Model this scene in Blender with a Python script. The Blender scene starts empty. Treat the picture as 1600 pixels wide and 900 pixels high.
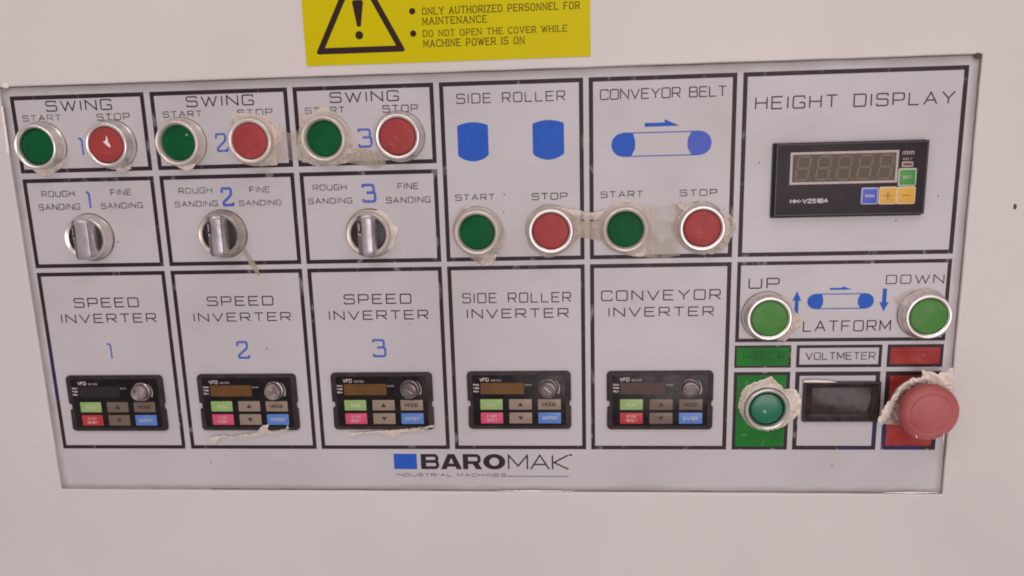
import bpy, bmesh, math, random
from mathutils import Vector, Matrix, noise
random.seed(7)
sc = bpy.context.scene
COL = sc.collection

# ------------------------------------------------------------------ camera
# The panel is the plane y = 0 (out of the wall = -y).  Panel coordinates are millimetres:
# X to the right, Y downwards, h = height out of the panel.
F_PX = 1187.14
RC = Matrix(((0.9974067230523898, 0.02721934772211465, 0.06662533992015086),
             (-0.013408392689892043, 0.9797939342221869, -0.19955966893858665),
             (-0.07071098793940504, 0.1981488167287084, 0.9776180249021809)))
TC = Vector((-293.9748623, -112.04036144, 444.5204631))
CAM = -(RC.transposed() @ TC)                      # camera position in panel mm (X, Y, -h)
def W(x, y, h=0.0):                                # panel mm -> world metres
    return Vector((x / 1000, -h / 1000, -y / 1000))
def P(px, py, h=0.0):                              # where a sight line of the photo meets the plane at height h
    d = RC.transposed() @ Vector(((px - 800) / F_PX, (py - 450) / F_PX, 1))
    t = (-h - CAM.z) / d.z
    q = CAM + d * t
    return (q.x, q.y)
cam_d = bpy.data.cameras.new('camera')
cam = bpy.data.objects.new('camera', cam_d); COL.objects.link(cam); sc.camera = cam
def wdir(v): return Vector((v.x, v.z, -v.y))
ex = wdir(Vector(RC[0])); ey = -wdir(Vector(RC[1])); ez = -wdir(Vector(RC[2]))
m = Matrix(((ex.x, ey.x, ez.x, 0), (ex.y, ey.y, ez.y, 0), (ex.z, ey.z, ez.z, 0), (0, 0, 0, 1)))
m.translation = W(CAM.x, CAM.y, -CAM.z)
cam.matrix_world = m
cam_d.sensor_width = 36; cam_d.lens = F_PX / 1600 * 36
cam_d.clip_start = 0.01; cam_d.clip_end = 20
cam_d.dof.use_dof = True; cam_d.dof.focus_distance = 0.455; cam_d.dof.aperture_fstop = 9.0

# ------------------------------------------------------------------ light: overhead fluorescent hall light and an added front fill
wd = bpy.data.worlds.new('World'); sc.world = wd; wd.use_nodes = True
bg = wd.node_tree.nodes['Background']
bg.inputs[0].default_value = (1.0, 0.87, 0.88, 1); bg.inputs[1].default_value = 0.415
def area(name, loc, target, sx, sy, power, col):
    l = bpy.data.lights.new(name, 'AREA'); l.shape = 'RECTANGLE'; l.size = sx; l.size_y = sy
    l.energy = power; l.color = col
    o = bpy.data.objects.new(name, l); COL.objects.link(o); o.location = loc
    o.rotation_euler = (Vector(target) - Vector(loc)).to_track_quat('-Z', 'Y').to_euler()
    return o
area('ceiling_lamp', (0.75, -0.95, 1.45), (0.3, 0, -0.15), 1.5, 0.35, 6.0, (1.0, 0.88, 0.88))
area('ceiling_lamp', (-0.55, -1.5, 1.3), (0.3, 0, -0.15), 1.2, 0.3, 6.4, (1.0, 0.89, 0.90))
area('front_fill', (0.9, -2.3, -0.25), (0.3, 0, -0.15), 1.5, 1.3, 19.5, (1.0, 0.88, 0.88))  # added frontal fill for the panel, no real window
sc.view_settings.view_transform = 'Standard'; sc.view_settings.look = 'None'
sc.view_settings.exposure = 0; sc.view_settings.gamma = 1
sc.render.engine = 'CYCLES'
sc.cycles.filter_width = 1.85
sc.cycles.max_bounces = 8; sc.cycles.transparent_max_bounces = 12

# ------------------------------------------------------------------ materials
def srgb(r, g, b):
    f = lambda c: (c / 255 / 12.92) if c / 255 <= 0.04045 else ((c / 255 + 0.055) / 1.055) ** 2.4
    return (f(r), f(g), f(b))
def mat(name, base, rough=0.5, metal=0.0, spec=0.5, var=0.0, var_scale=60, var_col=None, bump=0.0, bump_scale=400,
        rough_var=0.0, coat=0.0, alpha=1.0, alpha_var=None, stretch=None, second=None, subsurface=0.0):
    """principled material; var mixes base towards var_col with world-position noise"""
    m = bpy.data.materials.new(name); m.use_nodes = True
    nt = m.node_tree; N = nt.nodes; L = nt.links
    b = N['Principled BSDF']
    b.inputs['Base Color'].default_value = (*base, 1); b.inputs['Roughness'].default_value = rough
    b.inputs['Metallic'].default_value = metal; b.inputs['Specular IOR Level'].default_value = spec
    b.inputs['Coat Weight'].default_value = coat; b.inputs['Coat Roughness'].default_value = 0.15
    g = N.new('ShaderNodeNewGeometry')
    def ntex(scale, detail=4, st=None):
        mp = N.new('ShaderNodeMapping'); L.new(g.outputs['Position'], mp.inputs['Vector'])
        if st: mp.inputs['Scale'].default_value = st
        t = N.new('ShaderNodeTexNoise'); t.inputs['Scale'].default_value = scale; t.inputs['Detail'].default_value = detail
        L.new(mp.outputs[0], t.inputs['Vector']); return t
    def ramp(src, lo, hi, a=0.0, c=1.0):
        r = N.new('ShaderNodeMapRange'); L.new(src, r.inputs['Value'])
        r.inputs['From Min'].default_value = lo; r.inputs['From Max'].default_value = hi
        r.inputs['To Min'].default_value = a; r.inputs['To Max'].default_value = c
        return r.outputs[0]
    col = None
    if var > 0:
        t = ntex(var_scale, 5, stretch)
        mx = N.new('ShaderNodeMix'); mx.data_type = 'RGBA'
        L.new(ramp(t.outputs[0], 0.42, 0.68, 0, var), mx.inputs['Factor'])
        mx.inputs[6].default_value = (*base, 1)
        mx.inputs[7].default_value = (*(var_col or tuple(c * 0.7 for c in base)), 1)
        col = mx.outputs[2]
    if second:                                     # (scale, lo, hi, amount, colour): a sparser layer, e.g. specks
        s_, lo, hi, am, c2 = second
        t = ntex(s_, 3)
        mx = N.new('ShaderNodeMix'); mx.data_type = 'RGBA'
        L.new(ramp(t.outputs[0], lo, hi, 0, am), mx.inputs['Factor'])
        if col: L.new(col, mx.inputs[6])
        else: mx.inputs[6].default_value = (*base, 1)
        mx.inputs[7].default_value = (*c2, 1)
        col = mx.outputs[2]
    if col: L.new(col, b.inputs['Base Color'])
    if rough_var:
        t = ntex(var_scale * 1.7)
        L.new(ramp(t.outputs[0], 0.3, 0.7, max(0.02, rough - rough_var), rough + rough_var), b.inputs['Roughness'])
    if bump:
        t = ntex(bump_scale, 3)
        bp = N.new('ShaderNodeBump'); bp.inputs['Strength'].default_value = bump; bp.inputs['Distance'].default_value = 0.0004
        L.new(t.outputs[0], bp.inputs['Height']); L.new(bp.outputs[0], b.inputs['Normal'])
    if alpha < 1 or alpha_var:
        if alpha_var:                               # (scale, lo, hi, alpha_min, alpha_max, stretch)
            t = ntex(alpha_var[0], 4, alpha_var[5] if len(alpha_var) > 5 else None)
            L.new(ramp(t.outputs[0], alpha_var[1], alpha_var[2], alpha_var[3], alpha_var[4]), b.inputs['Alpha'])
        else:
            b.inputs['Alpha'].default_value = alpha
    return m
M = {}
M['cabinet'] = mat('cabinet_paint', (0.66, 0.635, 0.615), 0.42, spec=0.45, var=0.75, var_scale=6, var_col=(0.60, 0.572, 0.557), bump=0.16, bump_scale=520, rough_var=0.08,
                   second=(420, 0.735, 0.80, 0.45, (0.45, 0.40, 0.36)))
M['plate'] = mat('plate_print', (0.53, 0.515, 0.53), 0.36, spec=0.4, var=0.6, var_scale=14, var_col=(0.455, 0.435, 0.435), bump=0.02, bump_scale=120,
                 rough_var=0.08, second=(420, 0.72, 0.80, 0.55, (0.33, 0.29, 0.27)))
INK = (0.030, 0.019, 0.026)
WEAR = (260, 0.30, 0.42, 0.45, 0.97)
M['ink'] = mat('black_ink', INK, 0.4, spec=0.2, alpha_var=(320, 0.26, 0.40, 0.55, 0.95))
M['border_ink'] = mat('border_ink', INK, 0.4, spec=0.2, alpha_var=(60, 0.33, 0.43, 0.45, 0.97, (2.6, 1, 1.2)))
M['faint_ink'] = mat('faint_black_ink', (0.04, 0.03, 0.032), 0.4, spec=0.2, alpha_var=(200, 0.34, 0.62, 0.42, 0.80))
M['blue_ink'] = mat('blue_ink', (0.018, 0.100, 0.49), 0.45, spec=0.2, var=0.6, var_scale=200, var_col=(0.030, 0.115, 0.52))
M['blue_line'] = mat('blue_line_ink', (0.05, 0.12, 0.58), 0.4, alpha_var=(260, 0.35, 0.62, 0.55, 0.98))
M['pale_blue'] = mat('pale_blue_ink', (0.065, 0.120, 0.53), 0.45, spec=0.2, var=0.8, var_scale=90, var_col=(0.10, 0.13, 0.52))
M['violet_line'] = mat('violet_ink', (0.17, 0.17, 0.42), 0.4, alpha=0.8)
M['green_panel'] = mat('green_print', (0.004, 0.185, 0.014), 0.4, spec=0.2, var=0.7, var_scale=70, var_col=(0.012, 0.10, 0.022), second=(160, 0.62, 0.72, 0.5, (0.10, 0.30, 0.10)))
M['red_panel'] = mat('red_print', (0.31, 0.022, 0.018), 0.4, spec=0.2, var=0.8, var_scale=60, var_col=(0.42, 0.075, 0.07))
M['dark_green_ink'] = mat('dark_green_ink', (0.004, 0.085, 0.012), 0.4, spec=0.2, alpha_var=(200, 0.38, 0.7, 0.0, 0.5))
M['dark_red_ink'] = mat('dark_red_ink', (0.20, 0.014, 0.012), 0.4, spec=0.2, alpha_var=(160, 0.4, 0.7, 0.0, 0.35))
M['metal'] = mat('satin_metal', (0.84, 0.80, 0.77), 0.34, metal=1.0, var=0.5, var_scale=60, var_col=(0.74, 0.68, 0.63), rough_var=0.05)
M['dull_metal'] = mat('grimy_metal', (0.62, 0.57, 0.53), 0.38, metal=0.85, var=0.7, var_scale=140, var_col=(0.38, 0.31, 0.26), rough_var=0.1)
M['filmed_metal'] = mat('film_covered_metal', (0.76, 0.70, 0.65), 0.36, metal=0.6, var=0.6, var_scale=90, var_col=(0.66, 0.58, 0.50), rough_var=0.1, bump=0.03, bump_scale=300)
M['grimy_seal'] = mat('grimy_seal', (0.13, 0.10, 0.09), 0.6, var=0.9, var_scale=120, var_col=(0.34, 0.29, 0.25))
M['gap'] = mat('black_gap', (0.02, 0.016, 0.016), 0.6)
M['green_cap'] = mat('green_plastic', (0.002, 0.084, 0.025), 0.5, spec=0.13, var=0.7, var_scale=130, var_col=(0.003, 0.112, 0.040), bump=0.06, bump_scale=700)
M['red_cap'] = mat('red_plastic', (0.355, 0.050, 0.048), 0.45, spec=0.25, var=0.8, var_scale=110, var_col=(0.28, 0.040, 0.038), bump=0.08, bump_scale=500,
                   second=(170, 0.60, 0.75, 0.55, (0.42, 0.13, 0.125)))
M['light_green_cap'] = mat('light_green_plastic', (0.058, 0.225, 0.036), 0.45, spec=0.25, var=0.9, var_scale=110, var_col=(0.115, 0.235, 0.085), bump=0.08, bump_scale=600)
M['power_cap'] = mat('power_green_lens', (0.006, 0.15, 0.075), 0.22, spec=0.5, var=0.5, var_scale=120, var_col=(0.02, 0.19, 0.11))
M['lens_dot'] = mat('pale_green_dot', (0.22, 0.42, 0.30), 0.4)
M['white_mark_glint'] = mat('white_marks_and_glints', (0.88, 0.78, 0.76), 0.35, bump=0.3)  # white for cap marks, scratches and the painted bevel highlights
M['black_plastic'] = mat('black_plastic', (0.022, 0.017, 0.018), 0.38, var=0.5, var_scale=150, var_col=(0.045, 0.036, 0.036), rough_var=0.1)
M['keypad_frame'] = mat('keypad_frame_plastic', (0.030, 0.020, 0.021), 0.45, spec=0.22, var=0.7, var_scale=140, var_col=(0.055, 0.040, 0.039), rough_var=0.12, bump=0.1, bump_scale=500)
M['keypad_face'] = mat('keypad_face', (0.006, 0.004, 0.005), 0.26, spec=0.25, var=0.5, var_scale=120, var_col=(0.022, 0.016, 0.016), rough_var=0.12)
M['amber'] = mat('amber_display', (0.140, 0.064, 0.016), 0.35, spec=0.3, var=0.6, var_scale=90, var_col=(0.105, 0.046, 0.014), stretch=(1.5, 1, 0.5))
M['dark_amber'] = mat('dark_red_display', (0.048, 0.014, 0.008), 0.3, var=0.7, var_scale=90, var_col=(0.030, 0.011, 0.008), stretch=(1.5, 1, 0.5))
M['blank'] = mat('blank_display', (0.016, 0.011, 0.011), 0.2)
M['key_green'] = mat('light_green_key', (0.27, 0.43, 0.14), 0.35, var=0.4, var_scale=200, var_col=(0.35, 0.48, 0.24))
M['key_pink'] = mat('pink_key', (0.62, 0.068, 0.16), 0.35, var=0.4, var_scale=200, var_col=(0.60, 0.11, 0.19))
M['key_red'] = mat('red_key', (0.46, 0.030, 0.032), 0.35, var=0.4, var_scale=200, var_col=(0.50, 0.07, 0.06))
M['key_taupe'] = mat('taupe_key', (0.28, 0.215, 0.165), 0.35, var=0.4, var_scale=180, var_col=(0.31, 0.25, 0.20))
M['key_brown'] = mat('brown_key', (0.155, 0.115, 0.085), 0.35, var=0.4, var_scale=180, var_col=(0.18, 0.14, 0.11))
M['key_blue'] = mat('blue_key', (0.085, 0.21, 0.56), 0.33, var=0.4, var_scale=220, var_col=(0.15, 0.28, 0.58))
M['print_white'] = mat('white_print', (0.62, 0.55, 0.54), 0.4, alpha_var=(700, 0.3, 0.6, 0.6, 1.0))
M['print_grey'] = mat('grey_print', (0.36, 0.31, 0.30), 0.4, alpha_var=(600, 0.3, 0.6, 0.5, 0.95))
M['print_pale'] = mat('pale_print', (0.72, 0.70, 0.62), 0.4, alpha_var=(600, 0.3, 0.7, 0.25, 0.8))
M['key_mark'] = mat('dark_key_mark', (0.035, 0.025, 0.022), 0.4, alpha_var=(700, 0.3, 0.6, 0.55, 1.0))
M['knob_dark'] = mat('dark_knob', (0.13, 0.105, 0.10), 0.28, metal=0.35, var=0.6, var_scale=200, var_col=(0.22, 0.18, 0.165), rough_var=0.12, coat=0.4)
M['knob_silver'] = mat('film_wrapped_knob', (0.52, 0.46, 0.44), 0.2, metal=0.75, var=0.9, var_scale=190, var_col=(0.14, 0.11, 0.10), rough_var=0.15, bump=0.3, bump_scale=260)
M['handle'] = mat('silver_grey_plastic', (0.48, 0.455, 0.48), 0.36, metal=0.6, var=0.9, var_scale=110, var_col=(0.36, 0.34, 0.365), bump=0.15, bump_scale=300, rough_var=0.1)
M['handle_side'] = mat('handle_side_plastic', (0.20, 0.165, 0.16), 0.32, metal=0.3, var=0.5, var_scale=180, var_col=(0.15, 0.12, 0.11))
M['disc'] = mat('black_selector_disc', (0.022, 0.015, 0.016), 0.34, spec=0.35, var=0.5, var_scale=160, var_col=(0.05, 0.038, 0.037), bump=0.08)
M['lcd'] = mat('olive_display', (0.088, 0.066, 0.043), 0.35, spec=0.25, var=0.6, var_scale=50, var_col=(0.105, 0.079, 0.053), stretch=(2, 1, 0.7))
M['segment'] = mat('unlit_segment', (0.185, 0.150, 0.118), 0.4, spec=0.2, var=0.4, var_scale=150)
M['grey_rim'] = mat('grey_rim_print', (0.47, 0.40, 0.37), 0.4, var=0.5, var_scale=200, var_col=(0.38, 0.31, 0.27))
M['meter_black'] = mat('instrument_black', (0.018, 0.012, 0.017), 0.42, spec=0.25, var=0.5, var_scale=90, var_col=(0.028, 0.020, 0.024), second=(420, 0.70, 0.78, 0.4, (0.12, 0.09, 0.09)))
M['meter_edge'] = mat('instrument_edge', (0.12, 0.095, 0.10), 0.35)
M['key_rim_grey'] = mat('key_rim_grey', (0.50, 0.52, 0.46), 0.4)
M['key_rim_blue'] = mat('key_rim_blue', (0.40, 0.42, 0.62), 0.4)
M['key_rim_cream'] = mat('key_rim_cream', (0.66, 0.52, 0.34), 0.4)
M['pad_green'] = mat('set_key_green', (0.030, 0.27, 0.024), 0.4, var=0.4, var_scale=200)
M['pad_blue'] = mat('set_key_blue', (0.045, 0.085, 0.52), 0.4, var=0.4, var_scale=200)
M['pad_yellow'] = mat('set_key_yellow', (0.66, 0.37, 0.020), 0.4, var=0.4, var_scale=150, var_col=(0.62, 0.33, 0.06))
M['yellow_mark'] = mat('brown_key_mark', (0.26, 0.12, 0.015), 0.4)
M['led'] = mat('red_led_window', (0.12, 0.035, 0.035), 0.4)
M['led_rim'] = mat('pink_led_rim', (0.50, 0.37, 0.35), 0.4)
M['volt_frame'] = mat('voltmeter_frame', (0.016, 0.010, 0.010), 0.3, spec=0.3, var=0.6, var_scale=150, var_col=(0.050, 0.034, 0.030), rough_var=0.12)
M['volt_glass'] = mat('voltmeter_window', (0.034, 0.021, 0.021), 0.22, spec=0.3, var=0.7, var_scale=110, var_col=(0.050, 0.034, 0.033), rough_var=0.1)
M['stop_red'] = mat('faded_red_plastic', (0.42, 0.108, 0.106), 0.38, spec=0.4, var=1.0, var_scale=24, var_col=(0.30, 0.050, 0.042), bump=0.04, bump_scale=500,
                    second=(230, 0.66, 0.76, 0.6, (0.52, 0.21, 0.20)), rough_var=0.08)
M['sign_yellow'] = mat('sign_yellow', (0.61, 0.535, 0.001), 0.45, spec=0.12, var=0.5, var_scale=18, var_col=(0.62, 0.50, 0.004), bump=0.03)
M['sign_ink'] = mat('sign_ink', (0.030, 0.013, 0.012), 0.4, spec=0.2)
M['sign_text'] = mat('sign_text_ink', (0.065, 0.040, 0.004), 0.4, spec=0.2, alpha_var=(300, 0.25, 0.6, 0.7, 0.98))
M['film'] = mat('torn_film', (0.80, 0.72, 0.64), 0.25, spec=0.6, var=0.8, var_scale=170, var_col=(0.62, 0.52, 0.42), bump=0.8, bump_scale=380,
                alpha_var=(170, 0.3, 0.62, 0.42, 0.97))
M['film_clear'] = mat('clear_film', (0.74, 0.66, 0.60), 0.22, spec=0.7, var=0.6, var_scale=120, var_col=(0.60, 0.50, 0.40), bump=0.5, bump_scale=240,
                      alpha_var=(110, 0.35, 0.62, 0.22, 0.72))
M['film_cream'] = mat('cream_film', (0.82, 0.75, 0.67), 0.35, spec=0.4, var=0.7, var_scale=170, var_col=(0.66, 0.56, 0.46), bump=0.35, bump_scale=300)
M['film_band'] = mat('thin_film_band', (0.62, 0.54, 0.47), 0.25, spec=0.7, var=0.6, var_scale=120, var_col=(0.50, 0.42, 0.34), bump=0.4, bump_scale=200,
                      alpha_var=(80, 0.35, 0.64, 0.08, 0.52))
M['glue'] = mat('glue_residue', (0.46, 0.38, 0.27), 0.3, spec=0.6, alpha_var=(70, 0.38, 0.66, 0.0, 0.42))
M['glue_strong'] = mat('yellow_glue', (0.47, 0.40, 0.30), 0.3, spec=0.6, alpha_var=(90, 0.3, 0.6, 0.35, 0.8))
M['grime'] = mat('brown_grime', (0.17, 0.11, 0.085), 0.7, alpha_var=(180, 0.36, 0.62, 0.0, 0.75))
M['grime_edge'] = mat('edge_grime', (0.27, 0.235, 0.215), 0.6, spec=0.2, alpha_var=(24, 0.34, 0.66, 0.22, 0.52))
M['rust'] = mat('rust_chip', (0.10, 0.055, 0.045), 0.8, bump=0.5)

# ------------------------------------------------------------------ mesh helpers
class MB:
    """collects verts given in panel millimetres (x, y down, h out)"""
    def __init__(s): s.v = []; s.f = []; s.mi = []
    def add(s, vs, fs, mi=0):
        n = len(s.v); s.v += [tuple(v) for v in vs]; s.f += [tuple(i + n for i in f) for f in fs]; s.mi += [mi] * len(fs); return n
    def loops(s, ls, closed=True, cap0=False, cap1=False, mi=0):
        n = len(ls[0]); vs = [v for l in ls for v in l]; fs = []
        for k in range(len(ls) - 1):
            for i in range(n if closed else n - 1):
                j = (i + 1) % n
                fs.append((k * n + i, k * n + j, (k + 1) * n + j, (k + 1) * n + i))
        if cap0: fs.append(tuple(range(n))[::-1])
        if cap1: fs.append(tuple((len(ls) - 1) * n + i for i in range(n)))
        s.add(vs, fs, mi)
    def lathe(s, cx, cy, prof, n=72, cap1=True, mi=0, wob=0.0):
        ls = []
        for r, h in prof:
            ls.append([(cx + (r + wob * noise.noise(Vector((math.cos(a) * 2, math.sin(a) * 2, h)))) * math.cos(a), cy + r * math.sin(a), h)
                       for a in [2 * math.pi * i / n for i in range(n)]])
        s.loops(ls, cap1=cap1, mi=mi)
    def quad(s, x0, y0, x1, y1, h, mi=0):
        s.add([(x0, y0, h), (x1, y0, h), (x1, y1, h), (x0, y1, h)], [(3, 2, 1, 0)], mi)
    def prism(s, outline, h0, h1, bev=0.0, mi=0, seg=3):
        """outline list of (x,y); rounded top edge of size bev (inset towards the centroid by edge normals)"""
        ls = [[(x, y, h0) for x, y in outline]]
        if bev > 0:
            for k in range(seg + 1):
                a = math.pi / 2 * k / seg
                ls.append([(x, y, h1 - bev + bev * math.sin(a)) for x, y in inset(outline, bev * (1 - math.cos(a)))])
        else: ls.append([(x, y, h1) for x, y in outline])
        s.loops(ls, cap1=True, mi=mi)
    def mesh(s, name, org=(0, 0), smooth=30, solid=True):
        me = bpy.data.meshes.new(name)
        me.from_pydata([tuple(W(x - org[0], y - org[1], h)) for x, y, h in s.v], [], s.f)
        bm = bmesh.new(); bm.from_mesh(me)
        if solid: bmesh.ops.recalc_face_normals(bm, faces=bm.faces)
        bm.to_mesh(me); bm.free()
        if smooth:
            me.shade_smooth(); me.set_sharp_from_angle(angle=math.radians(smooth))
        return me
def inset(o, d):
    n = len(o); r = []
    area2 = sum(o[i][0] * o[(i + 1) % n][1] - o[(i + 1) % n][0] * o[i][1] for i in range(n))
    sg = 1 if area2 > 0 else -1
    for i in range(n):
        p, q, t = Vector(o[i - 1]), Vector(o[i]), Vector(o[(i + 1) % n])
        a = (q - p); b = (t - q)
        if a.length < 1e-9 or b.length < 1e-9: r.append(tuple(q)); continue
        a.normalize(); b.normalize()
        na = Vector((-a.y, a.x)) * sg; nb = Vector((-b.y, b.x)) * sg
        mm = na + nb; k = max(0.35, 1 + na.dot(nb))
        r.append(tuple(q + mm * (d / k)))
    return r
def rrect(x0, y0, x1, y1, r, n=5):
    pts = []
    for cx, cy, a0 in ((x1 - r, y0 + r, -90), (x1 - r, y1 - r, 0), (x0 + r, y1 - r, 90), (x0 + r, y0 + r, 180)):
        for k in range(n + 1):
            a = math.radians(a0 + 90 * k / n); pts.append((cx + r * math.cos(a), cy + r * math.sin(a)))
    return pts
def link(name, me, material, parent=None, loc=None):
    o = bpy.data.objects.new(name, me)
    for mt in (material if isinstance(material, (list, tuple)) else [material]):
        if len(me.materials) < (len(material) if isinstance(material, (list, tuple)) else 1): me.materials.append(mt)
    COL.objects.link(o)
    if parent: o.parent = parent
    if loc: o.location = loc
    return o
def tag(o, label=None, cat=None, group=None, kind=None):
    if label: o['label'] = label
    if cat: o['category'] = cat
    if group: o['group'] = group
    if kind: o['kind'] = kind
    return o
def thing(name, label, cat, x, y, group=None):
    o = bpy.data.objects.new(name, None); COL.objects.link(o)
    o.empty_display_size = 0.01; o.location = W(x, y); o['org'] = (float(x), float(y))
    del o['org']; o_org[o.name] = (x, y)
    return tag(o, label, cat, group)
o_org = {}
def part(name, mb, material, parent, smooth=30, solid=True):
    p = parent; org = (0, 0)
    while p is not None:
        if p.name in o_org: org = o_org[p.name]; break
        p = p.parent
    return link(name, mb.mesh(name, org, smooth, solid), material, parent)

# ------------------------------------------------------------------ stroke lettering
G = {
 'A': (1.0, [[(0, 0), (.5, 1), (1, 0)], [(.2, .34), (.8, .34)]], 0), 'B': (.9, [[(.05, .52), (.9, .52), (.9, 0), (0, 0), (0, 1), (.84, 1), (.84, .56)]], 1),
 'C': (.88, [[(.88, .76), (.88, 1), (0, 1), (0, 0), (.88, 0), (.88, .24)]], 1), 'D': (.92, [[(0, 0), (.92, 0), (.92, 1), (0, 1), (0, 0)]], 1),
 'E': (.84, [[(.84, 1), (0, 1), (0, 0), (.84, 0)], [(.06, .52), (.74, .52)]], 0), 'F': (.82, [[(.82, 1), (0, 1), (0, 0)], [(.06, .50), (.7, .50)]], 0),
 'G': (.92, [[(.9, .78), (.9, 1), (0, 1), (0, 0), (.92, 0), (.92, .46), (.5, .46)]], 1), 'H': (.9, [[(0, 0), (0, 1)], [(.9, 0), (.9, 1)], [(.06, .52), (.84, .52)]], 0),
 'I': (0.06, [[(.03, 0), (.03, 1)]], 0), 'J': (.7, [[(.7, 1), (.7, 0), (0, 0), (0, .3)]], 1), 'K': (.86, [[(0, 0), (0, 1)], [(.84, 1), (.08, .48), (.86, 0)]], 0),
 'L': (.78, [[(0, 1), (0, 0), (.78, 0)]], 0), 'M': (1.02, [[(0, 0), (0, 1), (.51, .22), (1.02, 1), (1.02, 0)]], 0), 'N': (.92, [[(0, 0), (0, 1), (.92, 0), (.92, 1)]], 0),
 'O': (.92, [[(.46, 0), (.92, 0), (.92, 1), (0, 1), (0, 0), (.46, 0)]], 1), 'P': (.86, [[(0, 0), (0, 1), (.86, 1), (.86, .42), (.06, .42)]], 1),
 'R': (.88, [[(0, 0), (0, 1), (.86, 1), (.86, .44), (.06, .44)], [(.5, .38), (.9, 0)]], 1), 'S': (.88, [[(.86, .8), (.86, 1), (0, 1), (0, .54), (.88, .54), (.88, 0), (0, 0), (0, .2)]], 1),
 'T': (.86, [[(0, 1), (.86, 1)], [(.43, .94), (.43, 0)]], 0), 'U': (.9, [[(0, 1), (0, 0), (.9, 0), (.9, 1)]], 1), 'V': (.98, [[(0, 1), (.49, 0), (.98, 1)]], 0),
 'W': (1.3, [[(0, 1), (.34, 0), (.65, .9), (.96, 0), (1.3, 1)]], 0), 'X': (.9, [[(0, 0), (.9, 1)], [(0, 1), (.9, 0)]], 0), 'Y': (.96, [[(0, 1), (.48, .45), (.96, 1)], [(.48, .4), (.48, 0)]], 0),
 'Z': (.86, [[(0, 1), (.86, 1), (0, 0), (.86, 0)]], 0), '1': (.3, [[(0, .97), (.2, .97), (.3, .85), (.3, 0)]], 0),
 '2': (.95, [[(0, .74), (0, 1), (.84, 1), (.84, .62), (.06, .16), (.06, 0), (.95, 0), (.95, .16)]], 1), '3': (.92, [[(0, .86), (0, 1), (.84, 1), (.84, .54), (.28, .54)], [(.80, .52), (.92, .50), (.92, 0), (0, 0), (0, .16)]], 1),
 '5': (.86, [[(.84, 1), (0, 1), (0, .56), (.86, .56), (.86, 0), (0, 0)]], 1), '8': (.88, [[(.44, 0), (.88, 0), (.88, 1), (0, 1), (0, 0), (.44, 0)], [(.06, .52), (.82, .52)]], 1),
 '-': (.5, [[(.05, .48), (.45, .48)]], 0), '+': (.8, [[(0, .5), (.8, .5)], [(.4, .9), (.4, .1)]], 0),
 'm': (1.0, [[(0, 0), (0, .7)], [(.06, .66), (.5, .66), (.5, 0)], [(.56, .66), (1, .66), (1, 0)]], 0), 's': (.6, [[(.6, .66), (0, .66), (0, .35), (.6, .35), (.6, 0), (0, 0)]], 1),
 'e': (.6, [[(0, .35), (.6, .35), (.6, .66), (0, .66), (0, 0), (.6, 0)]], 1), 'r': (.4, [[(0, 0), (0, .66), (.4, .66)]], 1), 'i': (.06, [[(.03, 0), (.03, .66)], [(.03, .82), (.03, .95)]], 0),
 'Q': (.3, [[(.0, .7), (.3, .7), (.3, 1), (0, 1), (0, .7)]], 1), ' ': (.55, [], 0)}
def fillet(pl, r, n=4, keep=None):
    if len(pl) < 3: return pl
    closed = pl[0] == pl[-1]
    pts = pl[:-1] if closed else pl
    out = []; N_ = len(pts)
    for i in range(N_):
        q = Vector(pts[i])
        if not closed and i in (0, N_ - 1): out.append(tuple(q)); continue
        if keep and keep(q): out.append(tuple(q)); continue
        a = Vector(pts[i - 1]) - q; b = Vector(pts[(i + 1) % N_]) - q
        if a.length < 1e-6 or b.length < 1e-6 or abs(a.normalized().cross(b.normalized())) < .05 if False else abs(a.x * b.y - a.y * b.x) < 1e-6:
            out.append(tuple(q)); continue
        d = min(r, a.length * .48, b.length * .48)
        p0 = q + a.normalized() * d; p1 = q + b.normalized() * d
        for k in range(n + 1):
            t = k / n; out.append(tuple((1 - t) ** 2 * p0 + 2 * t * (1 - t) * q + t * t * p1))
    if closed: out.append(out[0])
    return out
def ribbon(mb, pl, w, h, mi=0):
    closed = len(pl) > 2 and (Vector(pl[0]) - Vector(pl[-1])).length < 1e-9
    pts = [Vector(p) for p in (pl[:-1] if closed else pl)]
    n = len(pts); L_ = []; R_ = []
    for i in range(n):
        if closed: a = pts[i] - pts[i - 1]; b = pts[(i + 1) % n] - pts[i]
        else: a = pts[i] - pts[max(i - 1, 0)] if i else pts[1] - pts[0]; b = pts[min(i + 1, n - 1)] - pts[i] if i < n - 1 else a
        a = a.normalized(); b = b.normalized()
        if i == 0 and not closed: a = b
        nb = Vector((-a.y - b.y, a.x + b.x)); k = max(0.45, 1 + a.dot(b))
        nb = nb / k
        L_.append(pts[i] + nb * w / 2); R_.append(pts[i] - nb * w / 2)
    vs = []; fs = []
    for i in range(n): vs += [(L_[i].x, L_[i].y, h), (R_[i].x, R_[i].y, h)]
    for i in range(n if closed else n - 1):
        j = (i + 1) % n; fs.append((2 * i, 2 * i + 1, 2 * j + 1, 2 * j))
    mb.add(vs, fs, mi)
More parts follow.
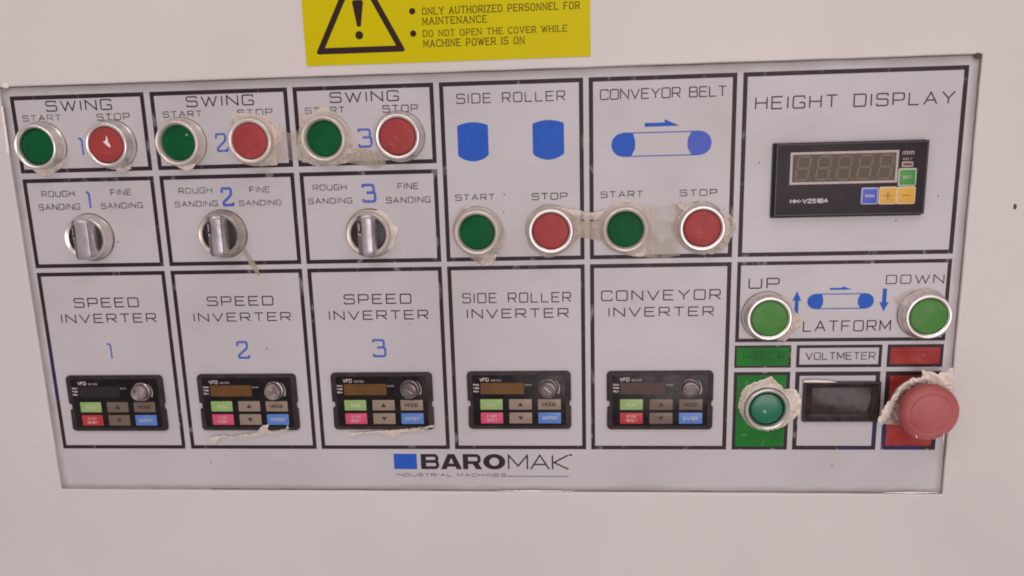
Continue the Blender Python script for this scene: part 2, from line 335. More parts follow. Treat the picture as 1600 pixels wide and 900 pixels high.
def text_mb(s, x0, y0, x1, y1, sw=0.11, h=0.1, gap=0.40, fil=0.17, serif=False, mb=None, space=None):
    """lay string s into the box x0..x1, y0..y1 (y down); sw = stroke width as a share of the height"""
    mb = mb or MB()
    tot = sum(G[c][0] if c != ' ' else (space or .55) for c in s) + gap * (len(s) - 1)
    H = y1 - y0; w = sw * H; x0 += w / 2; x1 -= w / 2; y0 += w / 2; y1 -= w / 2; H = y1 - y0
    sx = (x1 - x0) / tot if tot > 0.2 else H * .9
    cx = 0; z = 0
    for c in s:
        cw, strokes, rd = G[c]
        if c == ' ': cw = space or .55
        for st in strokes:
            st2 = fillet(st, fil, 4, (lambda q: q.x < .07) if c in 'BDPR' else None) if rd else st
            pts = [(x0 + (cx + px_) * sx, y1 - py_ * H) for px_, py_ in st2]
            if rd: ribbon(mb, pts, w, h + .004 * (z % 9)); z += 1
            else:
                for q in range(len(pts) - 1):      # straight strokes meet in overlapping square ends
                    p0, p1 = Vector(pts[q]), Vector(pts[q + 1]); d = (p1 - p0).normalized() * w * .42
                    if q > 0: p0 = p0 - d
                    if q < len(pts) - 2: p1 = p1 + d
                    thin = .72 if serif and len(pts) > 2 and abs(d.x) < abs(d.y) * .3 and c in 'NMA' else 1
                    ribbon(mb, [tuple(p0), tuple(p1)], w * thin, h + .004 * (z % 9)); z += 1
            if serif and st[0] != st[-1]:
                for e in (st[0], st[-1]):
                    if e[1] in (0, 1):
                        ribbon(mb, [(x0 + (cx + e[0] - .25) * sx, y1 - e[1] * H), (x0 + (cx + e[0] + .25) * sx, y1 - e[1] * H)], w * .6, h + .004 * (z % 9)); z += 1
        cx += cw + gap
    return mb

# ------------------------------------------------------------------ the cabinet face with its cut-out (setting)
PX0, PY0, PX1, PY1 = -4.9, -5.4, 545.6, 247.2
def cabinet():
    mb = MB(); n = 60
    def side(a, b):
        return [(a[0] + (b[0] - a[0]) * i / n, a[1] + (b[1] - a[1]) * i / n) for i in range(n)]
    cn = [(PX0, PY0), (PX1, PY0), (PX1, PY1), (PX0, PY1)]
    big = [(-520, -430), (1080, -430), (1080, 640), (-520, 640)]
    inner = []; outer = []
    for k in range(4): inner += side(cn[k], cn[(k + 1) % 4]); outer += side(big[k], big[(k + 1) % 4])
    cx, cy = (PX0 + PX1) / 2, (PY0 + PY1) / 2
    def ring(d, h, amp):
        r = []
        for i, (x, y) in enumerate(inner):
            side_k = i // n
            dx = (-1 if side_k == 3 else 1 if side_k == 1 else 0); dy = (-1 if side_k == 0 else 1 if side_k == 2 else 0)
            if i % n == 0:
                dx, dy = [(-1, -1), (1, -1), (1, 1), (-1, 1)][side_k]
            q = noise.noise(Vector((x * .045, y * .045, 3.1))) * amp + noise.noise(Vector((x * .19, y * .19, 8.1))) * amp * .5
            r.append((x + dx * (d + q), y + dy * (d + q), h + abs(noise.noise(Vector((x * .03, y * .03, 9)))) * amp * .8))
        return r
    ls = [[(x, y, 1.3) for x, y in outer]]
    ls.append(ring(2.2, 1.32, 0.0))
    ls.append(ring(0.9, 1.45, 0.12)); ls.append(ring(0.35, 1.30, 0.22)); ls.append(ring(0.08, 0.95, 0.25)); ls.append(ring(0.0, 0.45, 0.22)); ls.append(ring(0.1, -1.0, 0.2))
    mb.loops(ls)
    o = link('cabinet_wall', mb.mesh('cabinet_wall', smooth=50, solid=False), M['cabinet'])
    # every normal must look outwards
    return tag(o, 'off white painted sheet metal cabinet face around the control plate', kind='structure')
cabinet()

# ------------------------------------------------------------------ control plate
plate = thing('control_plate', 'large printed grey control plate set into the white cabinet face', 'control panel', 270, 247)
b = MB(); b.quad(PX0 - 4, PY0 - 4, PX1 + 4, PY1 + 4, 0)
part('plate_sheet', b, M['plate'], plate, 0, False)
CX = [(0, 81.2), (84.8, 166.1), (169.3, 250.3), (253.5, 334.2), (337.3, 418.2), (421.5, 540.0)]
def border(x0, y0, x1, y1, w=2.35, ink='border_ink'):
    mb = MB(); h = .10
    mb.add([(x0, y0, h), (x1, y0, h), (x1, y1, h), (x0, y1, h), (x0 + w, y0 + w, h), (x1 - w, y0 + w, h), (x1 - w, y1 - w, h), (x0 + w, y1 - w, h)],
           [(0, 4, 5, 1), (1, 5, 6, 2), (2, 6, 7, 3), (3, 7, 4, 0)])
    return part('cell_border', mb, M[ink], plate, 0, False)
for k in range(3):
    border(CX[k][0], 0, CX[k][1], 44.7)
    border(CX[k][0], 48.1, CX[k][1], 102.0)
    border(CX[k][0], 104.9, CX[k][1], 219.5)
for k in (3, 4):
    border(CX[k][0], 0, CX[k][1], 102.0); border(CX[k][0], 104.9, CX[k][1], 219.5)
border(CX[5][0], 0, 540, 102.0); border(CX[5][0], 104.9, 540, 152.5, 2.1)
def panel(x0, y0, x1, y1, c):
    mb = MB(); mb.quad(x0, y0, x1, y1, .06); return part('colour_field', mb, M[c], plate, 0, False)
cells = {'power_label': (421.5, 154.6, 454.0, 168.2), 'volt_label': (457.0, 154.6, 505.4, 168.2), 'stop_label': (508.4, 154.6, 539.7, 168.2),
         'power': (421.5, 170.8, 454.0, 219.5), 'volt': (457.0, 170.8, 505.4, 219.5), 'stop': (508.4, 170.8, 539.7, 219.5)}
for k, (x0, y0, x1, y1) in cells.items():
    border(x0, y0, x1, y1, {'power_label': 1.2, 'stop_label': 1.8, 'volt_label': 1.8, 'power': 2.0, 'volt': 2.5, 'stop': 2.6}[k])
    if 'power' in k: panel(x0 + .9, y0 + .9, x1 - .9, y1 - .9, 'green_panel')
    if 'stop' in k: panel(x0 + 1, y0 + 1, x1 - 1, y1 - 1, 'red_panel')

def T(s, tl, br, ink='ink', sw=0.115, **kw):
    a = P(*tl); c = P(*br)
    return part('lettering', text_mb(s, a[0], a[1], c[0], c[1], sw=sw, **kw), M[ink], plate, 0, False)
for tl, br in (((70.2, 157.7), (176, 171.6)), ((289.7, 150.6), (397.4, 164.4)), ((514.6, 144.2), (623.7, 157.8))): T('SWING', tl, br)
for tl, br in (((34.7, 180.4), (96, 188.4)), ((253.8, 174.2), (316, 182.2)), ((476.3, 168.2), (539.2, 176.3)), ((711, 304), (773.3, 312.7)), ((938.4, 299.2), (1005, 308.1))):
    T('START', tl, br, 'faint_ink', .15)
for tl, br in (((150.2, 177.8), (203.5, 187.2)), ((370.2, 171.2), (426.2, 179.6)), ((597.2, 164.4), (653.5, 174.8)), ((830.7, 301.7), (886.7, 311.7)), ((1061.9, 296.4), (1120.6, 305.6))):
    T('STOP', tl, br, 'faint_ink', .15)
T('1', (120.5, 214.5), (132.4, 243.8), 'blue_line', .10); T('2', (335.2, 208), (357.8, 237.3), 'blue_line', .12); T('3', (558.1, 200.9), (582.7, 230.5), 'blue_line', .12)
T('1', (132.3, 298.4), (143.6, 326.5), 'blue_line', .11); T('2', (343.9, 292.5), (366.9, 322.3), 'blue_line', .14); T('3', (564.2, 287.2), (588.8, 316.7), 'blue_line', .14)
T('1', (165.4, 535.7), (176.7, 561.5), 'blue_line', .09); T('2', (368.5, 532.9), (391.5, 560.5), 'blue_line', .12); T('3', (580.9, 529.8), (604.3, 558.1), 'blue_line', .12)
for tl, br in (((64.2, 298.7), (117.2, 307.2)), ((278.3, 293.6), (332, 301.9)), ((488.3, 288.7), (542, 296.8))): T('ROUGH', tl, br, 'faint_ink', .15)
for tl, br in (((59.5, 319), (126.2, 327.6)), ((272.5, 314.8), (341, 322.3)), ((481.2, 310), (551, 317.6)), ((157.2, 317.3), (223.9, 325.2)), ((373.1, 313.2), (440.5, 320.4)), ((603, 308.2), (673.2, 316.5))):
    T('SANDING', tl, br, 'faint_ink', .15)
for tl, br in (((172, 295.9), (206, 305)), ((389.2, 291.7), (422.2, 300.6)), ((620.9, 285.9), (654.3, 295.3))): T('FINE', tl, br, 'faint_ink', .14)
T('SIDE ROLLER', (712.7, 146.7), (883.3, 157.3), sw=.10); T('CONVEYOR BELT', (937.4, 139.8), (1135.5, 150.5), sw=.10, gap=.26)
T('HEIGHT DISPLAY', (1180.2, 151.2), (1491.9, 162.6), sw=.10)
T('UP', (1169.8, 434.5), (1217.8, 450.8)); T('DOWN', (1384.9, 429.5), (1474.9, 442.7), sw=.10); T('PLATFORM', (1235.5, 501.4), (1391.3, 517.3), sw=.10)
T('POWER', (1161.3, 550), (1225.3, 561.8), 'dark_green_ink', .14); T('VOLTMETER', (1258.7, 550.4), (1367.5, 561.8), 'faint_ink', .13, gap=.34)
T('STOP', (1408, 549), (1464, 561), 'dark_red_ink', .15)
for a, c_ in ((((114.4, 465.8), (217.7, 479.9)), ((94.1, 490.9), (245.2, 503.7))), (((322.7, 463.4), (427.7, 477.1)), ((301.3, 489.2), (455.2, 501.3))),
              (((536.5, 459.9), (643.2, 474.4)), ((513, 485.8), (669.7, 498.8)))):
    T('SPEED', *a); T('INVERTER', *c_)
T('SIDE ROLLER', (722, 458.2), (892.5, 472), sw=.10); T('INVERTER', (728.6, 483), (888.7, 496.1))
T('CONVEYOR', (939.2, 454), (1126.2, 468.3), sw=.105); T('INVERTER', (950.2, 480.4), (1115.2, 493.5))

# pictograms
def flat(name, outline, ink, h=.10):
    mb = MB(); mb.add([(x, y, h) for x, y in outline], [tuple(range(len(outline)))])
    return part(name, mb, M[ink], plate, 0, False)
def roller(a, c_):
    (x0, y0), (x1, y1) = P(*a), P(*c_); w = x1 - x0; o = []
    for k in range(17): t = k / 16; o.append((x0 + w * t, y0 + 1.6 - 1.9 * math.sin(math.pi * t) ** .8))
    for k in range(21): t = 1 - k / 20; o.append((x0 + w * t, y1 - 3.4 + 3.6 * math.sin(math.pi * t) ** .7))
    flat('roller_symbol', o, 'blue_ink')
roller((714, 192.5), (764, 251)); roller((831.7, 189), (881.7, 248.3))
def circ(cx, cy, r, a0=0, a1=360, n=40):
    return [(cx + r * math.cos(math.radians(a0 + (a1 - a0) * k / n)), cy + r * math.sin(math.radians(a0 + (a1 - a0) * k / n))) for k in range(n + 1)]
def belt(c0, c1, rpx, arrow, second_pale):
    a, c_ = P(*c0), P(*c1); r = (P(c0[0] + rpx, c0[1])[0] - a[0]); y = (a[1] + c_[1]) / 2
    # drums bulge outwards, their inner side is cut by a curve that bends the other way
    for (cx, _), sg, ink in ((a, 1, 'blue_ink'), (c_, -1, 'pale_blue' if second_pale else 'blue_ink')):
        o = circ(cx, y, r, 90, 270, 30) if sg == 1 else circ(cx, y, r, -90, 90, 30)
        if sg == 1: o += [(cx + r * .85, y - r * .93), (cx + r * 1.02, y - r * .35), (cx + r * 1.02, y + r * .35), (cx + r * .72, y + r * .93)]
        else: o += [(cx - r * .72, y + r * .93), (cx - r * 1.02, y + r * .35), (cx - r * 1.02, y - r * .35), (cx - r * .72, y - r * .93)]
        flat('drum_symbol', o, ink)
    mb = MB(); ribbon(mb, [(a[0], y - r + .1), (c_[0], y - r + .1)], .55, .11); ribbon(mb, [(a[0], y + r - .1), (c_[0], y + r - .1)], .55, .11)
    part('belt_symbol', mb, M['blue_ink'], plate, 0, False)
    (x0, y0), (x1, y1) = P(*arrow[0]), P(*arrow[1]); H = y1 - y0
    flat('arrow_symbol', [(x0, y0 + H * .45), (x0 + (x1 - x0) * .57, y0 + H * .45), (x0 + (x1 - x0) * .57, y0), (x1, y0 + H * .95), (x0, y0 + H)], 'blue_ink')
belt((973.6, 226.3), (1093.2, 223.4), 18.3, ((1007.4, 187.2), (1061.9, 196.8)), True)
belt((1273.6, 470.8), (1353, 470.4), 12.2, ((1297, 447.3), (1331, 452.6)), False)
def vert_arrow(a, c_, up):
    (x0, y0), (x1, y1) = P(*a), P(*c_); cx = (x0 + x1) / 2; H = y1 - y0; w = (x1 - x0) / 2; s_ = .42
    ya, yb = (y0, y1) if up else (y1, y0); hd = (yb - ya) * .42
    flat('arrow_symbol', [(cx, ya), (cx + w, ya + hd), (cx + w * s_, ya + hd * .92), (cx + w * s_, yb), (cx - w * s_, yb), (cx - w * s_, ya + hd * .92), (cx - w, ya + hd)], 'blue_ink')
vert_arrow((1238.4, 455), (1251, 492), True); vert_arrow((1375.3, 450.8), (1387.8, 486.4), False)
# maker's logo
(x0, y0), (x1, y1) = P(614.8, 709), P(651.9, 732.9)
flat('logo_block', [(x0, y0), (x1, y0), (x1, y1), (x0, y1)], 'blue_ink')
def bold_logo():
    x0, y0 = P(657, 709.3); x1, y1 = P(790, 733.3); H = y1 - y0; Wd = x1 - x0
    mb = MB(); w = H * .27; g = Wd * .012; lw = [(.245), (.275), (.25), (.285)]; sc_ = 1 / (sum(lw)); x = x0
    def ln(pl, ww, z): ribbon(mb, pl, ww, .1 + z * .006)
    # B
    bw = lw[0] * sc_ * (Wd - 3 * g); T_, B_ = y0 + w * .36, y1 - w * .36; t = w * .72; my = y0 + H * .49
    ln([(x + w * .6, y0), (x + w * .6, y1)], w * 1.2, 0)
    ln(fillet([(x + w, T_), (x + bw - w * .62, T_), (x + bw - w * .62, my), (x + w, my)], H * .2, 6), t, 1)
    ln(fillet([(x + w, my), (x + bw - w * .5, my), (x + bw - w * .5, B_), (x + w, B_)], H * .22, 6), t, 2)
    x += bw + g
    # A
    aw = lw[1] * sc_ * (Wd - 3 * g)
    mb.add([(x, y1, .1), (x + aw * .34, y0, .1), (x + aw * .66, y0, .1), (x + aw, y1, .1), (x + aw * .73, y1, .1), (x + aw * .5, y0 + H * .25, .1), (x + aw * .27, y1, .1)],
           [(0, 1, 5, 6), (1, 2, 5), (2, 3, 4, 5)])
    ln([(x + aw * .27, y1 - H * .27), (x + aw * .73, y1 - H * .27)], H * .2, 1)
    x += aw + g
    # R
    bw = lw[2] * sc_ * (Wd - 3 * g)
    ln([(x + w * .6, y0), (x + w * .6, y1)], w * 1.2, 0)
    ln(fillet([(x + w, T_), (x + bw - w * .7, T_), (x + bw - w * .7, y0 + H * .56), (x + w, y0 + H * .56)], H * .2, 6), t, 1)
    mb.add([(x + bw * .42, y0 + H * .5, .115), (x + bw * .74, y0 + H * .5, .115), (x + bw, y1, .115), (x + bw * .68, y1, .115)], [(0, 1, 2, 3)])
    x += bw + g
    # O
    ow = x1 - x; cx, cy = x + ow / 2, (y0 + y1) / 2; n = 40; vs = []; fs = []
    for k in range(n):
        a = 2 * math.pi * k / n
        vs += [(cx + ow / 2 * math.cos(a), cy + H / 2 * 1.02 * math.sin(a), .1), (cx + ow * .22 * math.cos(a), cy + H * .27 * math.sin(a), .1)]
    for k in range(n): j = (k + 1) % n; fs.append((2 * k, 2 * k + 1, 2 * j + 1, 2 * j))
    mb.add(vs, fs)
    part('logo_lettering', mb, M['ink'], plate, 0, False)
bold_logo()
T('MAK', (793.2, 710), (889.5, 734.3), sw=.09, gap=.18); T('Q', (888.5, 709.8), (894.5, 715), sw=.25)
T('INDUSTRIAL MACHINES', (618.3, 739.3), (790.7, 744.9), 'faint_ink', .17, gap=.36, space=.4)
mb = MB(); a, c_ = P(792, 744), P(888.5, 744.6); ribbon(mb, [a, (c_[0], a[1])], .65, .1); part('underline', mb, M['violet_line'], plate, 0, False)

# dirt that has settled along the edges of the recess, and glue stains on the plate
def stain(name, outline, material, h=.14, parent=plate):
    mb = MB(); c_ = (sum(x for x, y in outline) / len(outline), sum(y for x, y in outline) / len(outline)); n = len(outline)
    mb.add([(x, y, h) for x, y in outline] + [(c_[0], c_[1], h)], [(i, (i + 1) % n, n) for i in range(n)])
    return part(name, mb, M[material], parent, 0, False)
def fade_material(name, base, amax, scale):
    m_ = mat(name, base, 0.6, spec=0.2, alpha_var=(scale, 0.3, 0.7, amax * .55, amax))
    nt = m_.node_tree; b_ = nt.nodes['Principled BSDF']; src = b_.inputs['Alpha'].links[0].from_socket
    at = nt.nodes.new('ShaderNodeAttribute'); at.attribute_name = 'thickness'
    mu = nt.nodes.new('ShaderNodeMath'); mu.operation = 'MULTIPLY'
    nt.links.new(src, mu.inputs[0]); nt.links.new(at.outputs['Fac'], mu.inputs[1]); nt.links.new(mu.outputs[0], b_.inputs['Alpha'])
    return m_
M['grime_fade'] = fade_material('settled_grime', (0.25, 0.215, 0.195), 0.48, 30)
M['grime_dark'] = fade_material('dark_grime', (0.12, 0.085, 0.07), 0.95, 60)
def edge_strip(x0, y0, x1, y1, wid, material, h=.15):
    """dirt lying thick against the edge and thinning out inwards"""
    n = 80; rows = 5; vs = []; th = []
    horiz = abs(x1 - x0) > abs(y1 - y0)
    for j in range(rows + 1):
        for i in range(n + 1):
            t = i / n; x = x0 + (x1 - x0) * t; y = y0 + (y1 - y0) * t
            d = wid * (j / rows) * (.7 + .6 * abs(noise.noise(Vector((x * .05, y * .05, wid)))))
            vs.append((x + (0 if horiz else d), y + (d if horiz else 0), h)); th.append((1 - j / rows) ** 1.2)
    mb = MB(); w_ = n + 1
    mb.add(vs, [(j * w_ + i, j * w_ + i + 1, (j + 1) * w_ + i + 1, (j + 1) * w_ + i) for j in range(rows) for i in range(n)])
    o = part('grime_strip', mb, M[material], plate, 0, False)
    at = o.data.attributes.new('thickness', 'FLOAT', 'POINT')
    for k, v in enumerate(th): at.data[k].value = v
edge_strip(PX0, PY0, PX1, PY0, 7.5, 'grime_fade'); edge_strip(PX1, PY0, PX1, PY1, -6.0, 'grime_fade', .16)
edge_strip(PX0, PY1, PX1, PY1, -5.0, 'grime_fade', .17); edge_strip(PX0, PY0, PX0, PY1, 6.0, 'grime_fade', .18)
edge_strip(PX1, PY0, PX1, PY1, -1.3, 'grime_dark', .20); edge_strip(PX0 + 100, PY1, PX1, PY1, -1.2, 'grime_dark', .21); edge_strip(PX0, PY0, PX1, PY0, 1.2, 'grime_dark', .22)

# small specks, a nick and a scratch on the plate; bluish ink along a few border corners
M['speck'] = mat('dark_speck', (0.16, 0.12, 0.11), 0.7)
M['blue_tint'] = mat('bluish_border_ink', (0.045, 0.055, 0.24), 0.4, spec=0.2, alpha_var=(70, 0.35, 0.65, 0.05, 0.5))
for px_, py_, rr_ in ((1186, 254, .45), (1466, 306, .4), (788, 304, .4), (1142, 326, .5), (787, 331, .35), (417, 545, .5), (1131, 327, .3), (330, 722, .4), (352, 712, .3), (184, 378, .5), (1300, 727, .35), (1400, 345, .4), (640, 505, .3), (980, 640, .3)):
    x, y = P(px_, py_); stain('speck', [(x + rr_ * (1 + .4 * random.uniform(-1, 1)) * math.cos(a * .785), y + rr_ * 1.4 * (1 + .4 * random.uniform(-1, 1)) * math.sin(a * .785)) for a in range(8)], 'speck')
M['pale_scratch'] = mat('pale_scratch', (0.72, 0.69, 0.69), 0.3, alpha=0.45)
for a, c_, w_ in (((981, 148), (990, 194), .35), ((480, 422), (478, 470), .25), ((1503, 262), (1498, 290), .7), ((640, 640), (652, 662), .2)):
    mb = MB(); ribbon(mb, [P(*a), P(*c_)], w_, .19); part('scratch', mb, M['pale_scratch'], plate, 0, False)
def tint(x0, y0, x1, y1):
    mb = MB(); mb.quad(x0, y0, x1, y1, .125); part('blue_smudge', mb, M['blue_tint'], plate, 0, False)
tint(503.0, 200, 505.35, 219.4); tint(486, 217.1, 502.9, 219.4); tint(508.5, 200, 511.0, 219.4); tint(511.1, 217.0, 532, 219.4); tint(.05, 150, 2.3, 188)

# ------------------------------------------------------------------ push buttons
MESH = {}
def cached(key, fn):
    if key not in MESH: MESH[key] = fn()
    return MESH[key]
def lathe_mesh(name, prof, n=96, cap1=True, wob=0.0):
    def f():
        mb = MB(); mb.lathe(0, 0, prof, n, cap1, wob=wob); return mb.mesh(name, smooth=38)
    return cached((name, tuple(prof)), f)
def child(name, me, material, parent, loc=None):
    o = bpy.data.objects.new(name, me)
    if not me.materials: me.materials.append(material)
    COL.objects.link(o); o.parent = parent
    if me.materials[0] is not material:
        o.material_slots[0].link = 'OBJECT'; o.material_slots[0].material = material
    if loc: o.location = loc
    return o
BEZ = [(14.2, 0), (14.2, 1.0), (13.7, 1.5), (13.3, 2.0), (12.95, 6.2), (12.75, 7.2), (12.4, 7.75), (11.9, 7.95), (11.3, 7.7), (10.9, 7.2), (10.15, 5.9), (10.05, 3.0)]
BEZ_RED = [(14.2, 0), (14.2, 1.0), (13.7, 1.5), (13.3, 2.0), (12.95, 6.2), (12.75, 7.2), (12.4, 7.75), (11.9, 7.95), (11.2, 7.75), (10.5, 7.3), (10.2, 6.6), (10.15, 3.0)]
GRP = 'push buttons on the control plate'
def push_button(x, y, kind, label, body='metal'):
    t = thing('push_button', label, 'push button', x, y, GRP)
    flush = kind in ('green', 'power')
    child('bezel', lathe_mesh('bezel' if flush else 'bezel_raised', BEZ if flush else BEZ_RED, cap1=False), M[body], t)
    child('seal', lathe_mesh('seal', [(14.6, 0), (14.5, .3), (14.0, .4)], cap1=False), M['grimy_seal'], t)
    if kind == 'green': pr = [(9.75, 2.5), (9.75, 4.7), (9.5, 5.1), (9.0, 5.25), (4, 5.25), (.3, 5.25)]
    elif kind == 'power': pr = [(9.2, 2.5), (9.2, 5.0), (8.9, 5.5), (8.0, 5.8), (4, 6.0), (.3, 6.05)]
    else: pr = [(9.95, 2.5), (9.95, 6.9), (9.75, 7.25), (9.2, 7.45), (4, 7.5), (.3, 7.5)]
    child('cap', lathe_mesh('cap_' + ('red' if kind in ('red', 'light') else kind), pr), M[{'green': 'green_cap', 'red': 'red_cap', 'light': 'light_green_cap', 'power': 'power_cap'}[kind]], t)
    child('gap_ring', lathe_mesh('gap_ring', [(10.15, 3.2), (8.8, 3.2)], cap1=False), M['gap'], t)
    return t
BT = {}
for key, x, y, kind, lab, body in (
    ('s1a', 16.3, 29.2, 'green', 'dark green start push button left of the blue 1 in the first swing cell', 'metal'),
    ('s1b', 59.1, 29.3, 'red', 'red stop push button with a white tick mark on its cap, first swing cell', 'metal'),
    ('s2a', 101.4, 29.3, 'green', 'dark green start push button left of the blue 2 in the second swing cell', 'filmed_metal'),
    ('s2b', 144.4, 29.3, 'red', 'red stop push button right of the blue 2, white film flap at its upper left', 'filmed_metal'),
    ('s3a', 187.2, 29.2, 'green', 'dark green start push button ringed by ragged film left of the blue 3', 'filmed_metal'),
    ('s3b', 229.8, 29.2, 'red', 'clean rimmed red stop push button right of the blue 3 in the third swing cell', 'metal'),
    ('ra', 272.6, 84.4, 'green', 'dark green start push button below the left blue roller symbol', 'filmed_metal'),
    ('rb', 315.0, 84.3, 'red', 'red stop push button below the right blue roller symbol', 'metal'),
    ('ca', 357.2, 84.3, 'green', 'dark green start push button below the blue conveyor belt symbol', 'filmed_metal'),
    ('cb', 400.0, 84.3, 'red', 'red stop push button below the conveyor belt symbol with crumpled film on its right', 'metal'),
    ('up', 438.9, 136.8, 'light', 'light green push button under the word UP', 'metal'),
    ('dn', 526.6, 136.6, 'light', 'light green push button under the word DOWN', 'metal'),
    ('pw', 439.8, 191.6, 'power', 'glossy blue green power button on the green field with a thick cream film collar', 'metal')):
    BT[key] = push_button(x, y, kind, lab, body)
    BT[key + '_c'] = (x, y)
# small marks on single caps
def chip(parent, pts, h, material, name='cap_mark'):
    mb = MB(); mb.prism(pts, h, h + .22, .1); return part(name, mb, M[material], parent)
def pxs(l, h, ox=0, oy=0, s=1): return [P(ox + x / s, oy + y / s, h) for x, y in l]
chip(BT['s1b'], pxs([(935, 515), (945, 540), (950, 575), (970, 600), (972, 622), (950, 612), (925, 590), (905, 568), (928, 562)], 7.5, 0, 120, 5.625), 7.45, 'white_mark_glint')  # white tick-shaped mark laid on the cap
chip(BT['s2a'], circ(*P(292, 211, 5), .7, n=10)[:-1], 5.2, 'lens_dot')
mb = MB(); mb.lathe(438.6, 193.2, [(1.0, 6.0), (.9, 6.12), (.3, 6.2)], 20); part('centre_dot', mb, M['lens_dot'], BT['pw'])

# ------------------------------------------------------------------ selector switches
def selector(x, y, label, body, wd=0.0):
    t = thing('selector_switch', label, 'switch', x, y, 'rotary selector switches in the sanding cells')
    child('bezel', lathe_mesh('selector_bezel', [(14.0, 0), (14.0, 1.2), (13.4, 1.9), (12.9, 5.6), (12.6, 6.5), (12.1, 6.9), (11.5, 6.7), (10.4, 5.9), (10.2, 4.0)], cap1=False), M[body], t)
    child('seal', lathe_mesh('seal', [(14.6, 0), (14.5, .3), (14.0, .4)], cap1=False), M['grimy_seal'], t)
    child('disc', lathe_mesh('disc', [(10.25, 4.3), (9.9, 4.9), (9.4, 5.1), (.3, 5.1)]), M['disc'], t)
    # grip: bar with a rounded outline, a broad silver top and a narrow sloping facet on its left
    def grip(xa, xb, z0a, z0b, zt_a, zt_b):
        mb = MB(); n = 18; rows = []
        for k in range(n + 1):
            yy = -11.8 + 24.0 * k / n
            e = 1 - max(0, abs(yy) / 12 - .80) * 1.6
            drop = max(0, abs(yy) - 10.6) * .8
            cut = math.sqrt(max(0, 13.6 ** 2 - yy ** 2))
            xl, xr = max(xa, -cut), min(xb, cut)
            row = []
            for q in (0, .12, .3, .5, .7, .88, 1):
                xx = xl + (xr - xl) * q
                yc = yy * math.sqrt(max(.1, 1 - (xx / 13.2) ** 2))
                row.append((x + xx, y + yc, zt_a + (zt_b - zt_a) * q + .55 * math.sin(math.pi * q) ** .8 - drop))
            rows.append(row)
        mb.loops(rows, closed=False)
        return mb
    # dark body below the silver cover
    mb = MB(); o = [(x - 5.2, y - 10.6), (x - 3, y - 11.3), (x + 3, y - 11.3), (x + 5.0 + wd, y - 10.6 + wd * .4), (x + 5.0 + wd, y + 10.8 - wd * .4), (x + 3, y + 11.6), (x - 3, y + 11.6), (x - 5.2, y + 10.8)]
    mb.loops([[(a, b_, 4.8) for a, b_ in o], [(a, b_, 8.4) for a, b_ in o], [(a if a < x + 4 else x + 3.75 + wd, b_, 8.9 if a < x - 4 else 10.9) for a, b_ in o]]); part('grip_body', mb, M['handle'], t, 30, False)
    part('grip', grip(-2.0, 3.6 + wd, 0, 0, 11.6, 11.2), M['handle'], t, 40, False)
    s_ = part('grip_side', grip(-5.2, -2.02, 0, 0, 9.4, 11.55), M['handle_side'], t, 40, False)
    # indicator slot on the side facet
    mb = MB(); f = lambda u, v: (x - 4.8 + 2.6 * u, y + v, 9.75 + 1.85 * u * .96 + .62)
    mb.add([f(0.1, -8.6), f(.95, -8.0), f(.95, -1.6), f(.1, -1.9)], [(3, 2, 1, 0)]); part('slot', mb, M['gap'], s_, 0, False)
    mb = MB(); g = lambda u, v: (x - 4.8 + 2.6 * u, y + v, 9.75 + 1.85 * u * .96 + .76)
    mb.add([g(.22, -7.4), g(.62, -7.0), g(.62, -2.6), g(.22, -2.8)], [(3, 2, 1, 0)]); mb.add([g(.1, -1.5), g(.98, -1.1), g(.98, .1), g(.15, -.3)], [(3, 2, 1, 0)])
    part('pointer_mark', mb, M['grey_rim'], s_, 0, False)
    return t
sel_c = [P(132.5, 373.0, 6.5), P(342.3, 367.5, 6.5), P(574.7, 366.5, 6.5)]
selector(*sel_c[0], 'selector switch with a silver grip under the blue 1, clean plate around it', 'metal', 1.9)
selector(*sel_c[1], 'selector switch with a silver grip under the blue 2, yellow glue run below it', 'dull_metal')
selector(*sel_c[2], 'selector switch with a silver grip under the blue 3, torn film on its right rim', 'filmed_metal')

